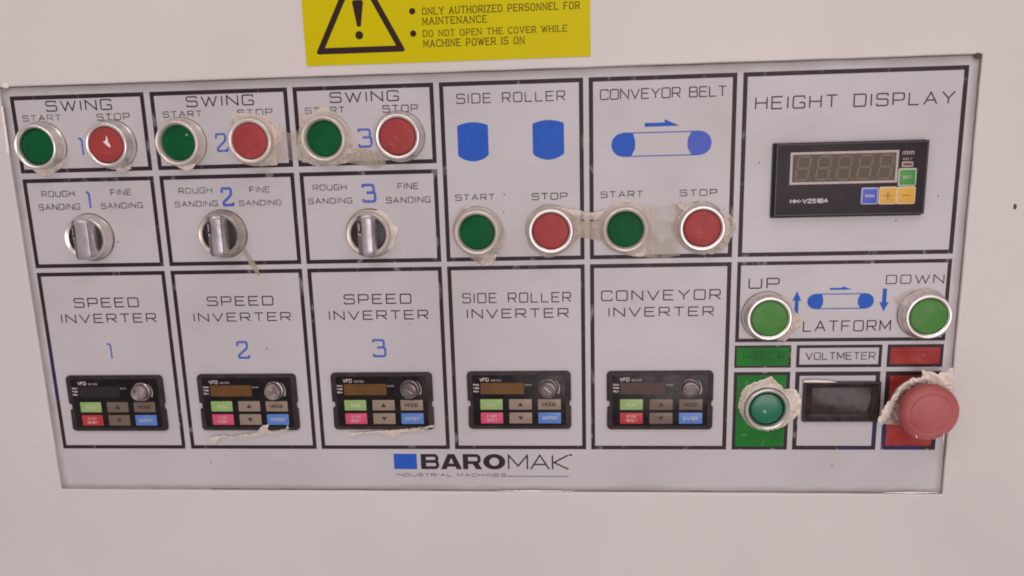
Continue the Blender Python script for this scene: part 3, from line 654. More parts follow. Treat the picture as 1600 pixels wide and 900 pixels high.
# ------------------------------------------------------------------ inverter keypads
KW, KH = 62.7, 36.6
def keypad(x, y, label, disp, stop, arrows, knob, faint=False, turn=0):
    t = thing('inverter_keypad', label, 'keypad', x + KW / 2, y + KH, 'inverter keypads in the lower row')
    hb = 1.6
    nt, nb, nd = y + KH * .50, y + KH * .60, 1.7
    r = 2.6; o = []
    rr = rrect(x, y, x + KW, y + KH, r, 5)
    q = len(rr) // 4
    # rounded rectangle with a notch half way down each short side
    tr, br_, bl, tl = rr[0:q], rr[q:2 * q], rr[2 * q:3 * q], rr[3 * q:]
    o = tr + [(x + KW, nt), (x + KW - nd * .5, nt + .5), (x + KW - nd * .5, nb), (x + KW + .0, nb + .5)] + br_ + bl + \
        [(x + .0 + .3, nb + .5), (x + nd, nb), (x + nd, nt + .5), (x, nt)] + tl
    inn = rrect(x + 3.2, y + 2.2, x + KW - 3.2, y + KH - 2.4, .8, 5)
    mb = MB(); mb.prism(o, -.3, hb, .5); part('frame', mb, M['keypad_frame'], t)
    mb = MB(); mb.prism(inn, hb - .1, hb + .12, .08); part('face_plate', mb, M['keypad_face'], t)
    h = hb + .16
    U = lambda u: x + KW * u
    V = lambda v: y + KH * v
    if disp:
        mb = MB(); mb.quad(U(.130), V(.190), U(.549), V(.384), h); part('display', mb, M[disp], t, 0, False)
    part('lettering', text_mb('VFD', U(.122), V(.102), U(.213), V(.165), sw=.20, h=h, gap=.3), M['print_white'], t, 0, False)
    part('lettering', text_mb('series', U(.232), V(.118), U(.330), V(.162), sw=.2, h=h, gap=.25), M['print_grey'], t, 0, False)
    for s_, v in (('RUN', .205), ('FWD', .262), ('REV', .320)):
        part('lettering', text_mb(s_, U(.060), V(v), U(.115), V(v + .032), sw=.28, h=h, gap=.3), M['print_white'], t, 0, False)
    part('lettering', text_mb('STOP', U(.558), V(.213), U(.625), V(.243), sw=.26, h=h, gap=.3), M['print_grey'], t, 0, False)
    cols = ((.1235, .340), (.402, .622), (.681, .901)); rws = ((.470, .652), (.703, .893))
    km = {(0, 0): 'key_green', (0, 1): stop, (1, 0): arrows, (1, 1): arrows, (2, 0): arrows, (2, 1): 'key_blue'}
    tx = {(0, 0): ('RUN', 'print_pale'), (2, 0): ('MODE', 'key_mark'), (2, 1): ('ENTER', 'print_pale')}
    for ci, (u0, u1) in enumerate(cols):
        for ri, (v0, v1) in enumerate(rws):
            mb = MB(); mb.prism(rrect(U(u0), V(v0), U(u1), V(v1), .35, 2), hb + .1, hb + .55, .22)
            k = part('key', mb, M[km[(ci, ri)]], t); hk = hb + .60
            cx, cy = (U(u0) + U(u1)) / 2, (V(v0) + V(v1)) / 2
            if ci == 1:
                mb = MB(); s_ = 1 if ri == 0 else -1
                mb.add([(cx - 1.7, cy + 1.15 * s_, hk), (cx + 1.7, cy + 1.15 * s_, hk), (cx, cy - 1.5 * s_, hk)], [(0, 1, 2)]); part('arrow_mark', mb, M['key_mark'], k, 0, False)
            elif (ci, ri) == (0, 1):
                mb = MB(); text_mb('STOP', cx - 2.9, cy - 2.1, cx + 2.9, cy - .4, sw=.2, h=hk, mb=mb); text_mb('RESET', cx - 3.3, cy + .4, cx + 3.3, cy + 2.1, sw=.2, h=hk, mb=mb)
                part('lettering', mb, M['print_pale'], k, 0, False)
            else:
                s_, mm = tx[(ci, ri)]; hw = {'RUN': 2.9, 'MODE': 4.2, 'ENTER': 4.3}[s_]
                part('lettering', text_mb(s_, cx - hw, cy - 1.1, cx + hw, cy + 1.1, sw=.2, h=hk, gap=.32), M[mm], k, 0, False)
    # speed knob
    cx, cy = U(.778), V(.285)
    mb = MB(); mb.lathe(cx, cy, [(6.0, hb), (6.0, hb + .5), (5.6, hb + .9), (5.2, hb + 1.0), (5.0, hb + 3.6), (4.6, hb + 4.2), (3.7, hb + 4.35), (3.4, hb + 3.9), (.3, hb + 3.9)], 48)
    kn = part('knob', mb, M[knob], t)
    mb = MB(); a = math.radians(turn); c, s_ = math.cos(a), math.sin(a)
    q = [(-3.1, -.42), (3.1, -.42), (3.1, .42), (-3.1, .42)]
    mb.prism([(cx + px_ * c - py_ * s_, cy + px_ * s_ + py_ * c) for px_, py_ in q], hb + 3.85, hb + 4.5, .12)
    part('pointer', mb, M['knob_silver' if not faint else 'knob_dark'], kn)
    mb = MB(); n = 18; vs = []; fs = []
    for k in range(n + 1):
        a = math.radians(-48 + 78 * k / n); w_ = .15 + .55 * k / n
        vs += [(cx + 6.7 * math.cos(a), cy + 6.7 * math.sin(a), h), (cx + (6.7 + w_) * math.cos(a), cy + (6.7 + w_) * math.sin(a), h)]
    for k in range(n): fs.append((2 * k, 2 * k + 1, 2 * k + 3, 2 * k + 2))
    mb.add(vs, fs); part('dial_arc', mb, M['print_white'], t, 0, False)
    return t
KX = (9.1, 94.1, 178.7, 262.7, 346.8); KY = (170.5, 170.1, 169.6, 169.3, 169.6)
keypad(KX[0], KY[0], 'black inverter keypad below the blue 1, blank display, red stop key', 'blank', 'key_red', 'key_brown', 'knob_silver', turn=100)
keypad(KX[1], KY[1], 'black inverter keypad below the blue 2, amber display and shiny film wrapped knob', 'amber', 'key_pink', 'key_taupe', 'knob_silver', turn=60)
keypad(KX[2], KY[2], 'black inverter keypad below the blue 3, amber display, cream film strip under it', 'amber', 'key_pink', 'key_taupe', 'knob_dark', turn=30)
keypad(KX[3], KY[3], 'black inverter keypad under the words SIDE ROLLER INVERTER, amber display, pink stop key', 'amber', 'key_pink', 'key_taupe', 'knob_dark', turn=42)
keypad(KX[4], KY[4], 'black inverter keypad under the words CONVEYOR INVERTER, dark display, red stop key', 'dark_amber', 'key_red', 'key_brown', 'knob_dark', faint=True, turn=10)

# ------------------------------------------------------------------ height display
def height_display():
    H = 4.0
    t = thing('height_display', 'black digital height display with olive screen and four coloured keys', 'display', 480, 79)
    (x0, y0), (x1, y1) = P(1213, 224.5, H), P(1447.5, 335.5, H); x1 = P(1455, 218, H)[0] - .6
    y1 = (P(1211.5, 338, H)[1] + y1) / 2
    mb = MB(); mb.prism(rrect(x0 - .9, y0 - .1, x1 - .4, y1 + .9, .5, 2), 0, 1.6, .2); part('gasket', mb, M['gap'], t)
    mb = MB(); mb.prism(rrect(x0, y0, x1, y1, .5, 3), 1.2, H, .45); part('housing', mb, M['meter_black'], t)
    mb = MB()
    for a, c_ in ((rrect(x0 + .75, y0 + .75, x1 - .75, y1 - .75, .4, 2), None),): ribbon(mb, a + [a[0]], .22, H + .03)
    part('edge_line', mb, M['meter_edge'], t, 0, False)
    D = lambda x, y, h=H: P(1195 + x / 5.807, 200 + y / 5.807, h)
    (a0, b0), (a1, b1) = D(236, 224), D(1206, 498); a1 = (D(1220, 200)[0] + D(1200, 492)[0]) / 2
    b0 = (D(238, 224)[1] + D(1218, 198)[1]) / 2; b1 = (D(230, 518)[1] + D(1200, 492)[1]) / 2
    w = 1.25; h = H + .06
    mb = MB(); mb.add([(a0, b0, h), (a1, b0, h), (a1, b1, h), (a0, b1, h), (a0 + w, b0 + w, h), (a1 - w, b0 + w, h), (a1 - w, b1 - w, h), (a0 + w, b1 - w, h)], [(0, 4, 5, 1), (1, 5, 6, 2), (2, 6, 7, 3), (3, 7, 4, 0)])
    part('screen_rim', mb, M['grey_rim'], t, 0, False)
    mb = MB(); mb.quad(a0 + w, b0 + w, a1 - w, b1 - w, h - .01); scr = part('screen', mb, M['lcd'], t, 0, False)
    n = 5; pitch = (a1 - a0 - 2 * w) / n; dh = (b1 - b0) - 2 * w - 2.6; dw = pitch * .60; ty = b0 + w + 1.3
    for k in range(n):
        mb = MB(); ox = a0 + w + pitch * k + 1.6
        sl = lambda u, v: (ox + dw * u + (1 - v) * 1.7, ty + dh * v)
        g = .05
        for p0, p1 in (((g, 0), (1 - g, 0)), ((g, .5), (1 - g, .5)), ((g, 1), (1 - g, 1)), ((0, .05), (0, .45)), ((1, .05), (1, .45)), ((0, .55), (0, .95)), ((1, .55), (1, .95))):
            ribbon(mb, [sl(*p0), sl(*p1)], 1.0, h + .03)
        dp = sl(1.28, 1.0); mb.add([(x, y, h + .03) for x, y in circ(dp[0], dp[1], .55, n=10)[:-1]], [tuple(range(10))])
        part('digit', mb, M['segment'], scr, 0, False)
    def tx(s, tl, br, m_, sw, **k):
        a, c_ = D(*tl), D(*br); part('lettering', text_mb(s, a[0], a[1], c_[0], c_[1], sw=sw, h=H + .06, **k), M[m_], t, 0, False)
    tx('HH-V2518A', (228, 645), (575, 680), 'print_white', .24, gap=.28)
    tx('mm', (1250, 195), (1355, 245), 'print_grey', .20); tx('KEY', (1254, 268), (1340, 292), 'print_grey', .24)
    def key(px0, px1, rim, face, txt, tm):
        (u0, v0), (u1, v1) = D(*px0), D(*px1)
        mb = MB(); mb.prism(rrect(u0, v0, u1, v1, .9, 4), H, H + .3, .15); k = part('key', mb, M[rim], t)
        mb = MB(); mb.prism(rrect(u0 + .75, v0 + .9, u1 - .65, v1 - .65, .3, 3), H + .25, H + .45, .08); part('key_face', mb, M[face], k)
        cx, cy = (u0 + u1) / 2, (v0 + v1) / 2
        if txt == '-':
            mb = MB(); ribbon(mb, [(cx - 2.1, cy), (cx + 2.1, cy)], .5, H + .5)
        elif txt == '+':
            mb = MB(); ribbon(mb, [(cx - 2.1, cy), (cx + 2.1, cy)], .5, H + .5); ribbon(mb, [(cx, cy - 2.2), (cx, cy + 2.2)], .6, H + .52)
        else:
            mb = text_mb(txt, cx - 2.3, cy - .85, cx + 2.3, cy + .85, sw=.24, h=H + .5)
        part('key_mark', mb, M[tm], k, 0, False)
    key((1215, 366), (1368, 524), 'key_rim_grey', 'pad_green', 'SET', 'print_pale')
    key((877, 541), (1022, 691), 'key_rim_blue', 'pad_blue', 'MIN', 'print_white')
    key((1037, 534), (1190, 691), 'key_rim_cream', 'pad_yellow', '+', 'yellow_mark')
    key((1199, 532), (1358, 688), 'key_rim_cream', 'pad_yellow', '-', 'yellow_mark')
    (u0, v0), (u1, v1) = D(1245, 306), D(1343, 352)
    mb = MB(); mb.prism(rrect(u0, v0, u1, v1, .35, 2), H, H + .2, .08); k = part('indicator_rim', mb, M['led_rim'], t)
    mb = MB(); mb.quad(u0 + .6, v0 + .65, u1 - .6, v1 - .65, H + .24); part('indicator_window', mb, M['led'], k, 0, False)
height_display()

# ------------------------------------------------------------------ voltmeter
def voltmeter():
    t = thing('voltmeter', 'dark rectangular voltmeter with an empty black window under the word VOLTMETER', 'meter', 482, 202)
    V_ = lambda x, y, h=0: P(1235 + x / 5, 530 + y / 5, h)
    x0, y0 = V_(103, 335, 1.5); x1, y1 = V_(690, 645, 1.5)
    x0 = (x0 + V_(95, 640, 1.5)[0]) / 2
    def rect(i, h, r): return [(x, y, h) for x, y in rrect(x0 + i[0], y0 + i[1], x1 - i[2], y1 - i[3], r, 4)]
    mb = MB()
    mb.loops([rect((0, 0, 0, 0), 0, .5), rect((0, 0, 0, 0), 1.7, .5), rect((.3, .3, .3, .3), 2.0, .5), rect((1.2, 1.0, 1.2, 1.0), 2.0, .5), rect((1.6, 1.4, 1.6, 1.4), 1.7, .5),
              rect((4.6, 3.2, 4.6, 4.6), 1.0, .4), rect((4.8, 3.4, 4.8, 4.8), .9, .4)])
    part('bezel', mb, M['volt_frame'], t)
    mb = MB(); mb.loops([rect((4.7, 3.3, 4.7, 4.7), .80, .4), rect((5.2, 3.8, 5.2, 5.2), 1.15, .3)], cap1=True); part('window', mb, M['volt_glass'], t)
    # loose plate lip and curled film at the top edge
    a, c_ = V_(105, 318, 2.2), V_(310, 338, 2.2)
    mb = MB(); mb.prism([(a[0], a[1] + .3), (a[0] + 6, a[1]), (c_[0], c_[1] - 1.0), (c_[0] + 4, c_[1]), (a[0], c_[1])], 1.8, 2.5, .3); part('bright_lip', mb, M['film_cream'], t)
    return (x0, y0, x1, y1)
VR = voltmeter()

# ------------------------------------------------------------------ emergency stop
def emergency_stop():
    hc = 19.0; cx, cy = P(1455, 647, hc)
    t = thing('emergency_stop', 'big faded red mushroom emergency stop button at the lower right corner', 'emergency stop', cx, cy)
    mb = MB(); mb.lathe(cx, cy, [(15.0, 0), (15.0, 1.5), (14.4, 2.4), (13.5, 2.6), (13.2, 5.4), (12.6, 6.0), (10, 6.0)], 72, False); part('collar', mb, M['dull_metal'], t)
    mb = MB(); mb.lathe(cx, cy, [(11.6, 5.5), (11.4, 8.0), (10.8, 8.4), (10.6, 13)], 72, False); part('neck', mb, M['stop_red'], t)
    prof = [(10.4, 12.2), (12.5, 11.4), (14.9, 11.9), (15.9, 12.9), (16.35, 14.4), (16.4, 15.8), (16.1, 17.2), (15.4, 18.3), (14.4, 19.0), (13.2, 19.35), (12.0, 19.5), (11.75, 19.47), (11.6, 19.34), (11.4, 19.34), (11.2, 19.54), (10.8, 19.65), (8, 19.95), (4, 20.15), (.3, 20.2)]
    mb = MB(); mb.lathe(cx, cy, prof, 96); cap_ = part('mushroom_cap', mb, M['stop_red'], t, 55)
    for (u, v) in (((1474, 676), (1473, 688)),):
        a, c_ = P(*u, 19), P(*v, 18.8)
        mb = MB(); ribbon(mb, [a, c_], .35, 19.6); part('scratch', mb, M['white_mark_glint'], cap_, 0, False)
    a, c_ = P(1432, 684, 19), P(1431, 680, 19)
    mb = MB(); ribbon(mb, [a, c_], .5, 19.45); part('scratch', mb, M['white_mark_glint'], cap_, 0, False)
    return cx, cy
EX, EY = emergency_stop()

# ------------------------------------------------------------------ warning sign (its upper half lies beyond the frame)
def sign():
    H = 1.55
    x0, y1 = 179.1, -11.0; x1 = 338.4; y0 = -86
    t = thing('warning_sign', 'yellow warning sign with a black exclamation triangle above the control plate', 'sign', 258, -11)
    mb = MB(); mb.prism(rrect(x0, y0, x1, y1, .4, 2), 1.2, H + .15, .08); part('sign_sheet', mb, M['sign_yellow'], t)
    S = lambda x, y: P(460 + x / 6.667, y / 6.667, H + .2)
    h = H + .2
    bl, br_ = S(222, 568), S(1165, 538); yb = (bl[1] + br_[1]) / 2
    lt, rt = S(452, 0), S(872, 0)          # outer sides where the frame cuts them
    # apex from the two outer sides
    def isect(p, q, r_, s_):
        d1 = (q[0] - p[0], q[1] - p[1]); d2 = (s_[0] - r_[0], s_[1] - r_[1]); den = d1[0] * d2[1] - d1[1] * d2[0]
        k = ((r_[0] - p[0]) * d2[1] - (r_[1] - p[1]) * d2[0]) / den; return (p[0] + d1[0] * k, p[1] + d1[1] * k)
    A = (bl[0], yb); Bq = (br_[0], yb); C = isect(S(225, 530), lt, S(1162, 505), rt)
    w = 3.35
    out = fillet([A, C, Bq, A], 2.2, 5)[:-1]
    tri = [A, C, Bq]; it = inset(tri, w) ; it = [it[0], it[1], it[2]]
    # ribbon along the middle line keeps the rounded outer corners
    out = fillet([*tri, tri[0]], 2.4, 6)[:-1]; inn = [it[k // 7] for k in range(21)]
    mb = MB(); mb.add([(x, y, h) for x, y in out] + [(x, y, h) for x, y in inn], [(k, (k + 1) % 21, 21 + (k + 1) % 21, 21 + k) for k in range(21)]); part('triangle_border', mb, M['sign_ink'], t, 0, False)
    cx = S(668, 200)[0]; yt = C[1] + 22; ye = S(665, 278)[1]
    mb = MB(); o = [(cx - 2.9, yt), (cx - 2.2, yt - 1.2), (cx + 2.2, yt - 1.2), (cx + 2.9, yt), (cx + 1.0, ye - .6), (cx + .6, ye), (cx - .6, ye), (cx - 1.0, ye - .6)]
    # widths measured: about 13 px at the top of the frame, 6 px at the foot
    o = [(cx - 3.1, yt), (cx - 2.4, yt - 1.2), (cx + 2.4, yt - 1.2), (cx + 3.1, yt), (cx + 1.15, ye - .5), (cx + .8, ye), (cx - .8, ye), (cx - 1.15, ye - .5)]
    mb.add([(x, y, h) for x, y in o], [tuple(range(8))]); d = S(675, 367)
    mb.add([(x, y, h) for x, y in circ(d[0], d[1], 2.25, n=24)[:-1]], [tuple(range(24))]); part('exclamation_mark', mb, M['sign_ink'], t, 0, False)
    for q in (S(1227, 117), S(1237, 350)):
        mb = MB(); mb.add([(x, y, h) for x, y in circ(q[0], q[1], 1.75, n=20)[:-1]], [tuple(range(20))]); part('bullet', mb, M['sign_ink'], t, 0, False)
    Z = lambda x, y: P(460 + x / 3.404, y / 3.404, h)
    for s, tl, br in (('ONLY AUTHORIZED PERSONNEL FOR', (677, 40), (1518, 47)), ('MAINTENANCE', (679, 93), (1024, 120)), ('DO NOT OPEN THE COVER WHILE', (682, 161), (1450, 168)), ('MACHINE POWER IS ON', (685, 212), (1224, 233))):
        a, c_ = Z(*tl), Z(*br)
        part('lettering', text_mb(s, a[0], a[1], c_[0], c_[1], sw=.125, h=h, gap=.5, fil=.46, serif=True, space=.45), M['sign_text'], t, 0, False)
sign()

# ------------------------------------------------------------------ torn protective film and painted bevel highlights
def torn_ring(c, outline_px, label, material='film', r0=13.2, h0=4.5, amp=1.1, seed=0, seg=230, rings=11, lift=.5):
    """crumpled skirt of film around a round fitting: from radius r0 at height h0 out to a traced torn edge lying on the plate"""
    t = thing('torn_film', label, 'torn film', c[0], c[1], 'remains of protective film round the fittings')
    pol = sorted(((math.atan2(y - c[1], x - c[0]), math.hypot(x - c[0], y - c[1])) for x, y in [P(*q, .8) for q in outline_px]))
    def R(a):
        n = len(pol)
        for i in range(n):
            a0, q0 = pol[i]; a1, q1 = pol[(i + 1) % n]
            if i == n - 1: a1 += 2 * math.pi
            for aa in (a, a + 2 * math.pi):
                if a0 <= aa <= a1: u = (aa - a0) / max(1e-6, a1 - a0); return q0 + (q1 - q0) * u
        return r0
    mb = MB(); ls = []
    for k in range(rings + 1):
        u = k / rings; l = []
        for i in range(seg):
            a = -math.pi + 2 * math.pi * i / seg
            ro = max(r0 + .5, R(a) + .5 * noise.noise(Vector((math.cos(a) * 9, math.sin(a) * 9, seed))))
            r = r0 + (ro - r0) * u
            n1 = noise.noise(Vector((math.cos(a) * 5 + seed, math.sin(a) * 5, u * 2.2))); n2 = noise.noise(Vector((math.cos(a) * 17, math.sin(a) * 17 + seed, u * 7)))
            wdt = min(1.0, (ro - r0) / 5)
            h = .25 + (h0 - .25) * (1 - u) ** 1.6 + amp * wdt * (abs(n1) * 1.5 + abs(n2) * 1.1) * math.sin(math.pi * min(1, u * .85 + .1)) + lift * wdt * u * max(0, n1)
            l.append((c[0] + r * math.cos(a), c[1] + r * math.sin(a), h))
        ls.append(l)
    mb.loops(ls)
    part('film_skirt', mb, M[material], t, 25, False)
    return t
def film_or_highlight_patch(label, top, bot, hs, material='film', amp=.8, seed=0, nu=70, nv=9, name='torn_film', group='remains of protective film round the fittings', edge_rag=.35):  # also lays the painted bevel highlights, under the same film name and group
    """ragged sheet between two edge lines given in photo pixels; hs = (height at top edge, middle, bottom edge)"""
    def samp(pl, u):
        L_ = [0]
        for i in range(len(pl) - 1): L_.append(L_[-1] + math.dist(pl[i], pl[i + 1]))
        d = u * L_[-1]
        for i in range(len(pl) - 1):
            if d <= L_[i + 1] + 1e-9:
                f = (d - L_[i]) / max(1e-9, L_[i + 1] - L_[i]); return (pl[i][0] + (pl[i + 1][0] - pl[i][0]) * f, pl[i][1] + (pl[i + 1][1] - pl[i][1]) * f)
        return pl[-1]
    tp = [P(*q, hs[0]) for q in top]; bt = [P(*q, hs[2]) for q in bot]
    cx = sum(q[0] for q in tp + bt) / len(tp + bt); cy = sum(q[1] for q in tp + bt) / len(tp + bt)
    t = thing(name, label, 'torn film', cx, cy, group)
    mb = MB(); ls = []
    for j in range(nv + 1):
        v = j / nv; l = []
        for i in range(nu + 1):
            u = i / nu; a = samp(tp, u); b_ = samp(bt, u)
            x = a[0] + (b_[0] - a[0]) * v; y = a[1] + (b_[1] - a[1]) * v
            rag = edge_rag * noise.noise(Vector((u * 22, v * 2, seed)))
            h = hs[0] * (1 - v) ** 2 + 2 * hs[1] * v * (1 - v) + hs[2] * v * v
            h += amp * (abs(noise.noise(Vector((x * .35, y * .35, seed)))) * 1.6 + .5 * abs(noise.noise(Vector((x * 1.1, y * 1.1, seed + 3)))))
            l.append((x + rag * .6, y + rag, h + .1))
        ls.append(l)
    mb.loops(ls, closed=False)
    part('film_sheet', mb, M[material], t, 25, False)
    return t
def zz(l, ox, oy, s): return [(ox + x / s, oy + y / s) for x, y in l]
C_ = lambda k: BT[k + '_c']
film_or_highlight_patch('thin yellowed film tongue below the green start button of the first swing cell', [(52, 258), (66, 263), (82, 262), (98, 252), (104, 244)], [(52, 266), (66, 275), (80, 273), (94, 264), (106, 250)], (1.6, 1.0, .3), 'film', amp=.4, seed=1, nu=40)
film_or_highlight_patch('short yellowed film scrap below the red stop button of the first swing cell', [(180, 260), (192, 262), (205, 256)], [(183, 268), (193, 270), (205, 264)], (1.2, .8, .3), 'film', amp=.4, seed=2, nu=30)
film_or_highlight_patch('small cream film nib below the green start button of the second swing cell', [(272, 257), (290, 260), (308, 254)], [(282, 263), (292, 267), (302, 263)], (1.6, 1.0, .3), 'film_cream', amp=.3, seed=3, nu=30)
torn_ring(C_('s2b'), zz([(60, 170), (75, 185), (120, 165), (250, 170), (330, 175), (420, 210), (520, 290), (560, 330), (520, 480), (490, 600), (500, 650), (420, 650), (300, 650), (120, 600), (60, 420), (55, 260)], 350, 150, 6),
          'white film flap at the upper left of the second red stop button', 'film', seed=4, amp=.9)
film_or_highlight_patch('translucent film band bridging the second stop button and the third start button', zz([(440, 240), (520, 290), (600, 345), (680, 340), (740, 360)], 350, 150, 6), zz([(450, 640), (510, 625), (600, 600), (700, 600), (790, 640)], 350, 150, 6), (1.5, .6, .4), 'film_band', amp=.7, seed=5)
torn_ring(C_('s3a'), zz([(700, 150), (760, 190), (850, 150), (950, 100), (990, 120), (1020, 180), (1100, 230), (1160, 280), (1190, 350), (1240, 450), (1280, 520), (1200, 600), (1080, 640), (950, 650), (850, 650), (760, 610), (700, 600), (690, 480), (700, 350), (710, 240)], 350, 150, 6),
          'ragged cream film with a raised peak around the third green start button', 'film', seed=6, amp=1.4)
film_or_highlight_patch('yellowish film strip running under the third swing number to the stop button', zz([(600, 560), (640, 590), (700, 600), (780, 620), (860, 640)], 440, 120, 5.292), zz([(520, 700), (600, 720), (700, 735), (780, 765), (860, 725)], 440, 120, 5.292), (.8, .8, .2), 'glue_strong', amp=.5, seed=7)
torn_ring(C_('ra'), zz([(160, 300), (190, 205), (215, 215), (240, 260), (330, 235), (450, 245), (540, 280), (590, 340), (640, 470), (640, 540), (600, 640), (550, 720), (500, 790), (400, 810), (330, 760), (250, 680), (150, 560)], 690, 290, 6.427),
          'crinkled film with a pale tongue hanging below the side roller start button', 'film_clear', seed=8, amp=1.2)
film_or_highlight_patch('pale pointed film tongue below the side roller start button', zz([(440, 690), (560, 690)], 690, 290, 6.427), zz([(370, 800), (480, 800)], 690, 290, 6.427), (2, .8, .3), 'film_cream', amp=.4, seed=9, nu=20, nv=12)
torn_ring(C_('rb'), zz([(95, 290), (130, 275), (180, 240), (250, 180), (330, 185), (420, 205), (500, 250), (590, 330), (640, 470), (600, 540), (500, 640), (400, 700), (280, 725), (200, 690), (110, 620), (90, 450)], 810, 290, 6.43),
          'crinkled clear film around the red side roller stop button', 'film_clear', seed=10, amp=1.0)
film_or_highlight_patch('twisted cream film strand from the side roller stop button to the conveyor start button', zz([(380, 205), (500, 235), (600, 240), (680, 270), (780, 265), (880, 240)], 810, 290, 6.43), zz([(480, 260), (560, 320), (660, 345), (740, 345), (820, 335), (880, 260)], 810, 290, 6.43), (1.5, 3.2, .6), 'film', amp=.9, seed=11)
film_or_highlight_patch('brownish clear film bridge below the twisted strand between two cells', zz([(560, 330), (660, 355), (740, 360), (850, 330)], 810, 290, 6.43), zz([(560, 540), (640, 520), (740, 540), (850, 560)], 810, 290, 6.43), (.3, .3, .2), 'glue_strong', amp=.3, seed=12)
torn_ring(C_('ca'), zz([(60, 300), (150, 220), (200, 160), (320, 140), (420, 190), (500, 260), (560, 380), (540, 560), (500, 700), (400, 710), (300, 690), (150, 640), (60, 540)], 930, 290, 6.425),
          'rough film ring around the conveyor belt start button', 'film', seed=13, amp=.9)
film_or_highlight_patch('wide translucent film band between the two conveyor belt buttons', zz([(430, 190), (560, 200), (690, 210), (830, 180)], 930, 290, 6.425), zz([(430, 700), (560, 725), (700, 725), (850, 700)], 930, 290, 6.425), (.7, .4, .3), 'film_band', amp=.7, seed=14, nv=14)
film_or_highlight_patch('brown stained glue bed under the film between the conveyor belt buttons', zz([(500, 400), (620, 370), (760, 355), (860, 360)], 930, 290, 6.425), zz([(520, 690), (640, 700), (760, 700), (860, 690)], 930, 290, 6.425), (1.3, 1.0, .9), 'glue', amp=.2, seed=15, nv=10)
film_or_highlight_patch('white crumb of film at the lower edge of the conveyor belt start button', zz([(385, 660), (440, 650), (500, 665)], 930, 290, 6.425), zz([(370, 705), (440, 715), (490, 705)], 930, 290, 6.425), (1.2, 1.6, .3), 'film_cream', amp=.6, seed=16, nu=24)
torn_ring(C_('cb'), zz([(150, 170), (300, 185), (400, 190), (470, 165), (520, 195), (620, 240), (700, 300), (760, 310), (820, 370), (845, 450), (790, 530), (750, 620), (660, 730), (560, 740), (420, 740), (300, 700), (190, 560), (170, 400), (180, 260)], 1030, 290, 6.923),
          'crumpled cream clump of film right of the conveyor belt stop button', 'film', seed=17, amp=1.9, lift=1.5)
torn_ring(C_('up'), zz([(200, 400), (230, 340), (290, 280), (400, 215), (520, 240), (620, 280), (680, 400), (710, 445), (800, 525), (740, 610), (660, 700), (580, 775), (500, 760), (400, 720), (300, 690), (220, 600), (190, 480)], 1150, 430, 7.5),
          'white film wing at the lower right of the UP button', 'film', seed=18, amp=1.2, lift=1.0)
torn_ring(C_('dn'), zz([(125, 310), (120, 260), (200, 240), (260, 190), (340, 155), (450, 160), (560, 150), (640, 200), (740, 270), (790, 400), (780, 560), (720, 690), (600, 740), (480, 750), (330, 700), (220, 560), (180, 400), (165, 330)], 1380, 430, 7.5),
          'film scrap at the upper left of the DOWN button', 'film_clear', seed=19, amp=1.2, lift=1.0)
torn_ring(C_('pw'), zz([(70, 530), (85, 450), (110, 390), (180, 345), (260, 320), (330, 292), (370, 340), (430, 395), (500, 385), (545, 430), (560, 500), (540, 590), (470, 650), (400, 690), (300, 715), (200, 700), (110, 620)], 1140, 530, 5),
          'thick cream film collar around the power button on the green field', 'film_cream', seed=20, amp=2.0, lift=1.6, h0=5.5)
torn_ring(sel_c[2], zz([(330, 400), (360, 200), (420, 130), (480, 85), (600, 70), (700, 90), (790, 170), (850, 270), (915, 340), (900, 420), (870, 470), (850, 600), (770, 640), (650, 600), (500, 560), (380, 560)], 520, 320, 9),
          'layered cream film torn along the right rim of the third selector switch', 'film_cream', seed=21, amp=1.1, h0=5.0)
film_or_highlight_patch('faint yellowed halo of glue right of the second selector switch', zz([(480, 90), (620, 110), (700, 230), (745, 370)], 300, 320, 8.75), zz([(500, 130), (590, 170), (650, 300), (640, 600)], 300, 320, 8.75), (.3, .4, .3), 'glue', amp=.1, seed=22, nu=40)
film_or_highlight_patch('thin yellow glue run crossing the border lines below the second selector switch', zz([(700, 560), (760, 640), (800, 700), (850, 770), (900, 860), (930, 960)], 300, 320, 8.75), zz([(660, 590), (710, 670), (740, 720), (780, 800), (840, 890), (890, 960)], 300, 320, 8.75), (.3, .4, .3), 'glue_strong', amp=.1, seed=23, nu=24)
# emergency stop: a stiff curled sheet pushed up around the neck
film_or_highlight_patch('stiff beige film sheet curled up around the emergency stop from left tip to upper right', [(1371, 657), (1377, 642), (1391, 623), (1402, 607), (1415, 596), (1428, 589), (1439, 591), (1441, 578), (1455, 580), (1466, 584), (1478, 580), (1488, 574)],
           [(1376, 664), (1390, 650), (1400, 634), (1407, 620), (1416, 612), (1426, 606), (1438, 604), (1448, 610), (1458, 612), (1468, 612), (1478, 614), (1486, 622)], (9.5, 10.0, 5), 'film_cream', amp=1.1, seed=24, nu=110, nv=14, edge_rag=.9)
film_or_highlight_patch('flat clear film left of the emergency stop collar', [(1376, 656), (1390, 645), (1400, 632), (1412, 618)], [(1377, 662), (1392, 663), (1405, 663), (1420, 660)], (3, 1.0, .6), 'film_clear', amp=.6, seed=25)
film_or_highlight_patch('painted bevel highlight along the left edge of the control plate', [(1, 166), (6, 200), (11, 240)], [(5, 166), (10, 200), (15, 240)], (1.5, 1.9, 1.2), 'white_mark_glint', amp=.2, seed=31, nu=30, nv=4)  # white strip stands in for the highlight on the left bevel
film_or_highlight_patch('painted bevel highlight on the lower edge below the maker name', [(776, 766.5), (830, 765.6), (895, 766.8)], [(776, 767), (830, 768.4), (895, 767.4)], (1.42, 1.6, 1.4), 'white_mark_glint', amp=.15, seed=32, nu=40, nv=4)  # gloss on the lower bevel, put in as a white strip
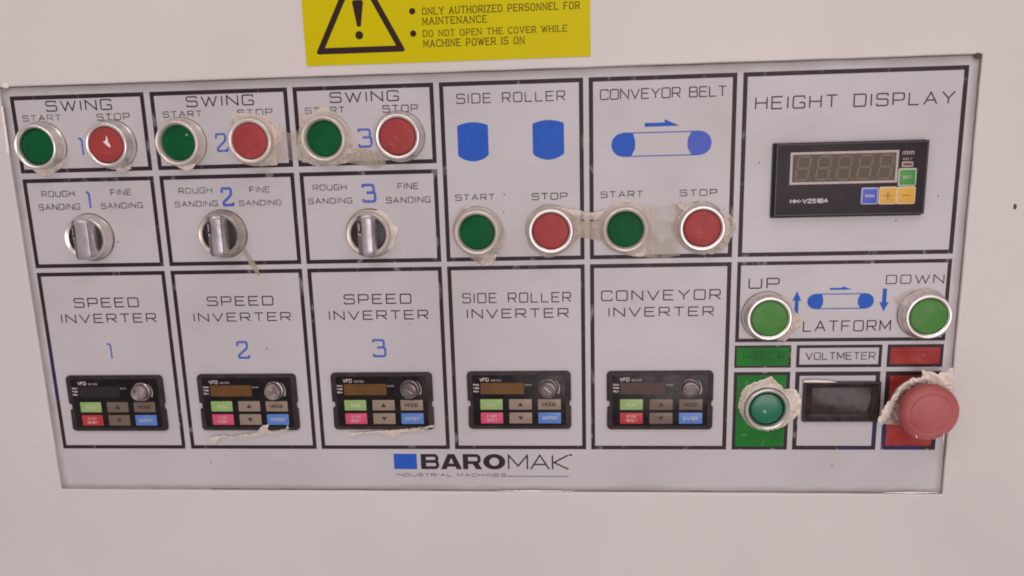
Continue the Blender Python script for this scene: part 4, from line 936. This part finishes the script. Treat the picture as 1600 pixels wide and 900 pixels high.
film_or_highlight_patch('painted bevel highlight at the lower right edge of the control plate', [(1380, 769), (1420, 768.2), (1466, 769)], [(1380, 769.6), (1420, 771), (1466, 769.8)], (1.42, 1.6, 1.4), 'white_mark_glint', amp=.15, seed=33, nu=40, nv=4)  # white strip imitating the bevel's gloss at the lower right
# film tears at the keypads
film_or_highlight_patch('white film tear along the lower edge of the second keypad', zz([(230, 790), (330, 760), (470, 770), (580, 755), (730, 735), (800, 650), (870, 645), (850, 700), (900, 720), (1050, 690), (1075, 640)], 295, 570, 6.922), zz([(280, 850), (380, 775), (500, 785), (600, 778), (760, 765), (830, 740), (860, 735), (880, 750), (940, 750), (1060, 712), (1100, 700)], 295, 570, 6.922), (1.9, 2.2, .5), 'film', amp=.9, seed=26, nu=120)
film_or_highlight_patch('cream film strip along the lower edge of the third keypad', zz([(270, 735), (450, 725), (600, 712), (750, 705), (900, 690), (1100, 668), (1200, 640)], 505, 570, 6.922), zz([(330, 775), (450, 745), (600, 730), (780, 800), (850, 735), (1100, 710), (1195, 680)], 505, 570, 6.922), (1.2, 1.8, .4), 'film', amp=.7, seed=27, nu=110)

# ------------------------------------------------------------------ chips and blobs on the paint
def blob(px, py, r, label, mt, h=1.32, seed=0, sq=1.0, dome=.5):
    x, y = P(px, py, h); t = thing('paint_chip_or_nib', label, 'paint chip', x, y)
    mb = MB(); n = 26; ls = []
    for q, hh in ((1.0, 0), (.8, dome * .7), (.45, dome), (.05, dome)):
        ls.append([(x + r * q * (1 + .45 * noise.noise(Vector((math.cos(a) * 2, math.sin(a) * 2, seed)))) * math.cos(a),
                    y + r * sq * q * (1 + .45 * noise.noise(Vector((math.cos(a) * 2, math.sin(a) * 2, seed + 5)))) * math.sin(a), h - .05 + hh) for a in [2 * math.pi * k / n for k in range(n)]])
    mb.loops(ls, cap1=True); part('chip', mb, M[mt], t)
blob(1528, 87, 2.0, 'brown rust blob at the upper right corner of the control plate', 'rust', 1.3, 3, .8)
blob(1586, 323, 1.15, 'small dark paint chip on the cabinet face right of the height display', 'rust', 1.3, 5, 1.5, .15)
blob(8, 134, 2.4, 'white nib at the upper left corner of the control plate', 'film_cream', 1.3, 8, .6)  # small raised white nib at the cut-out corner
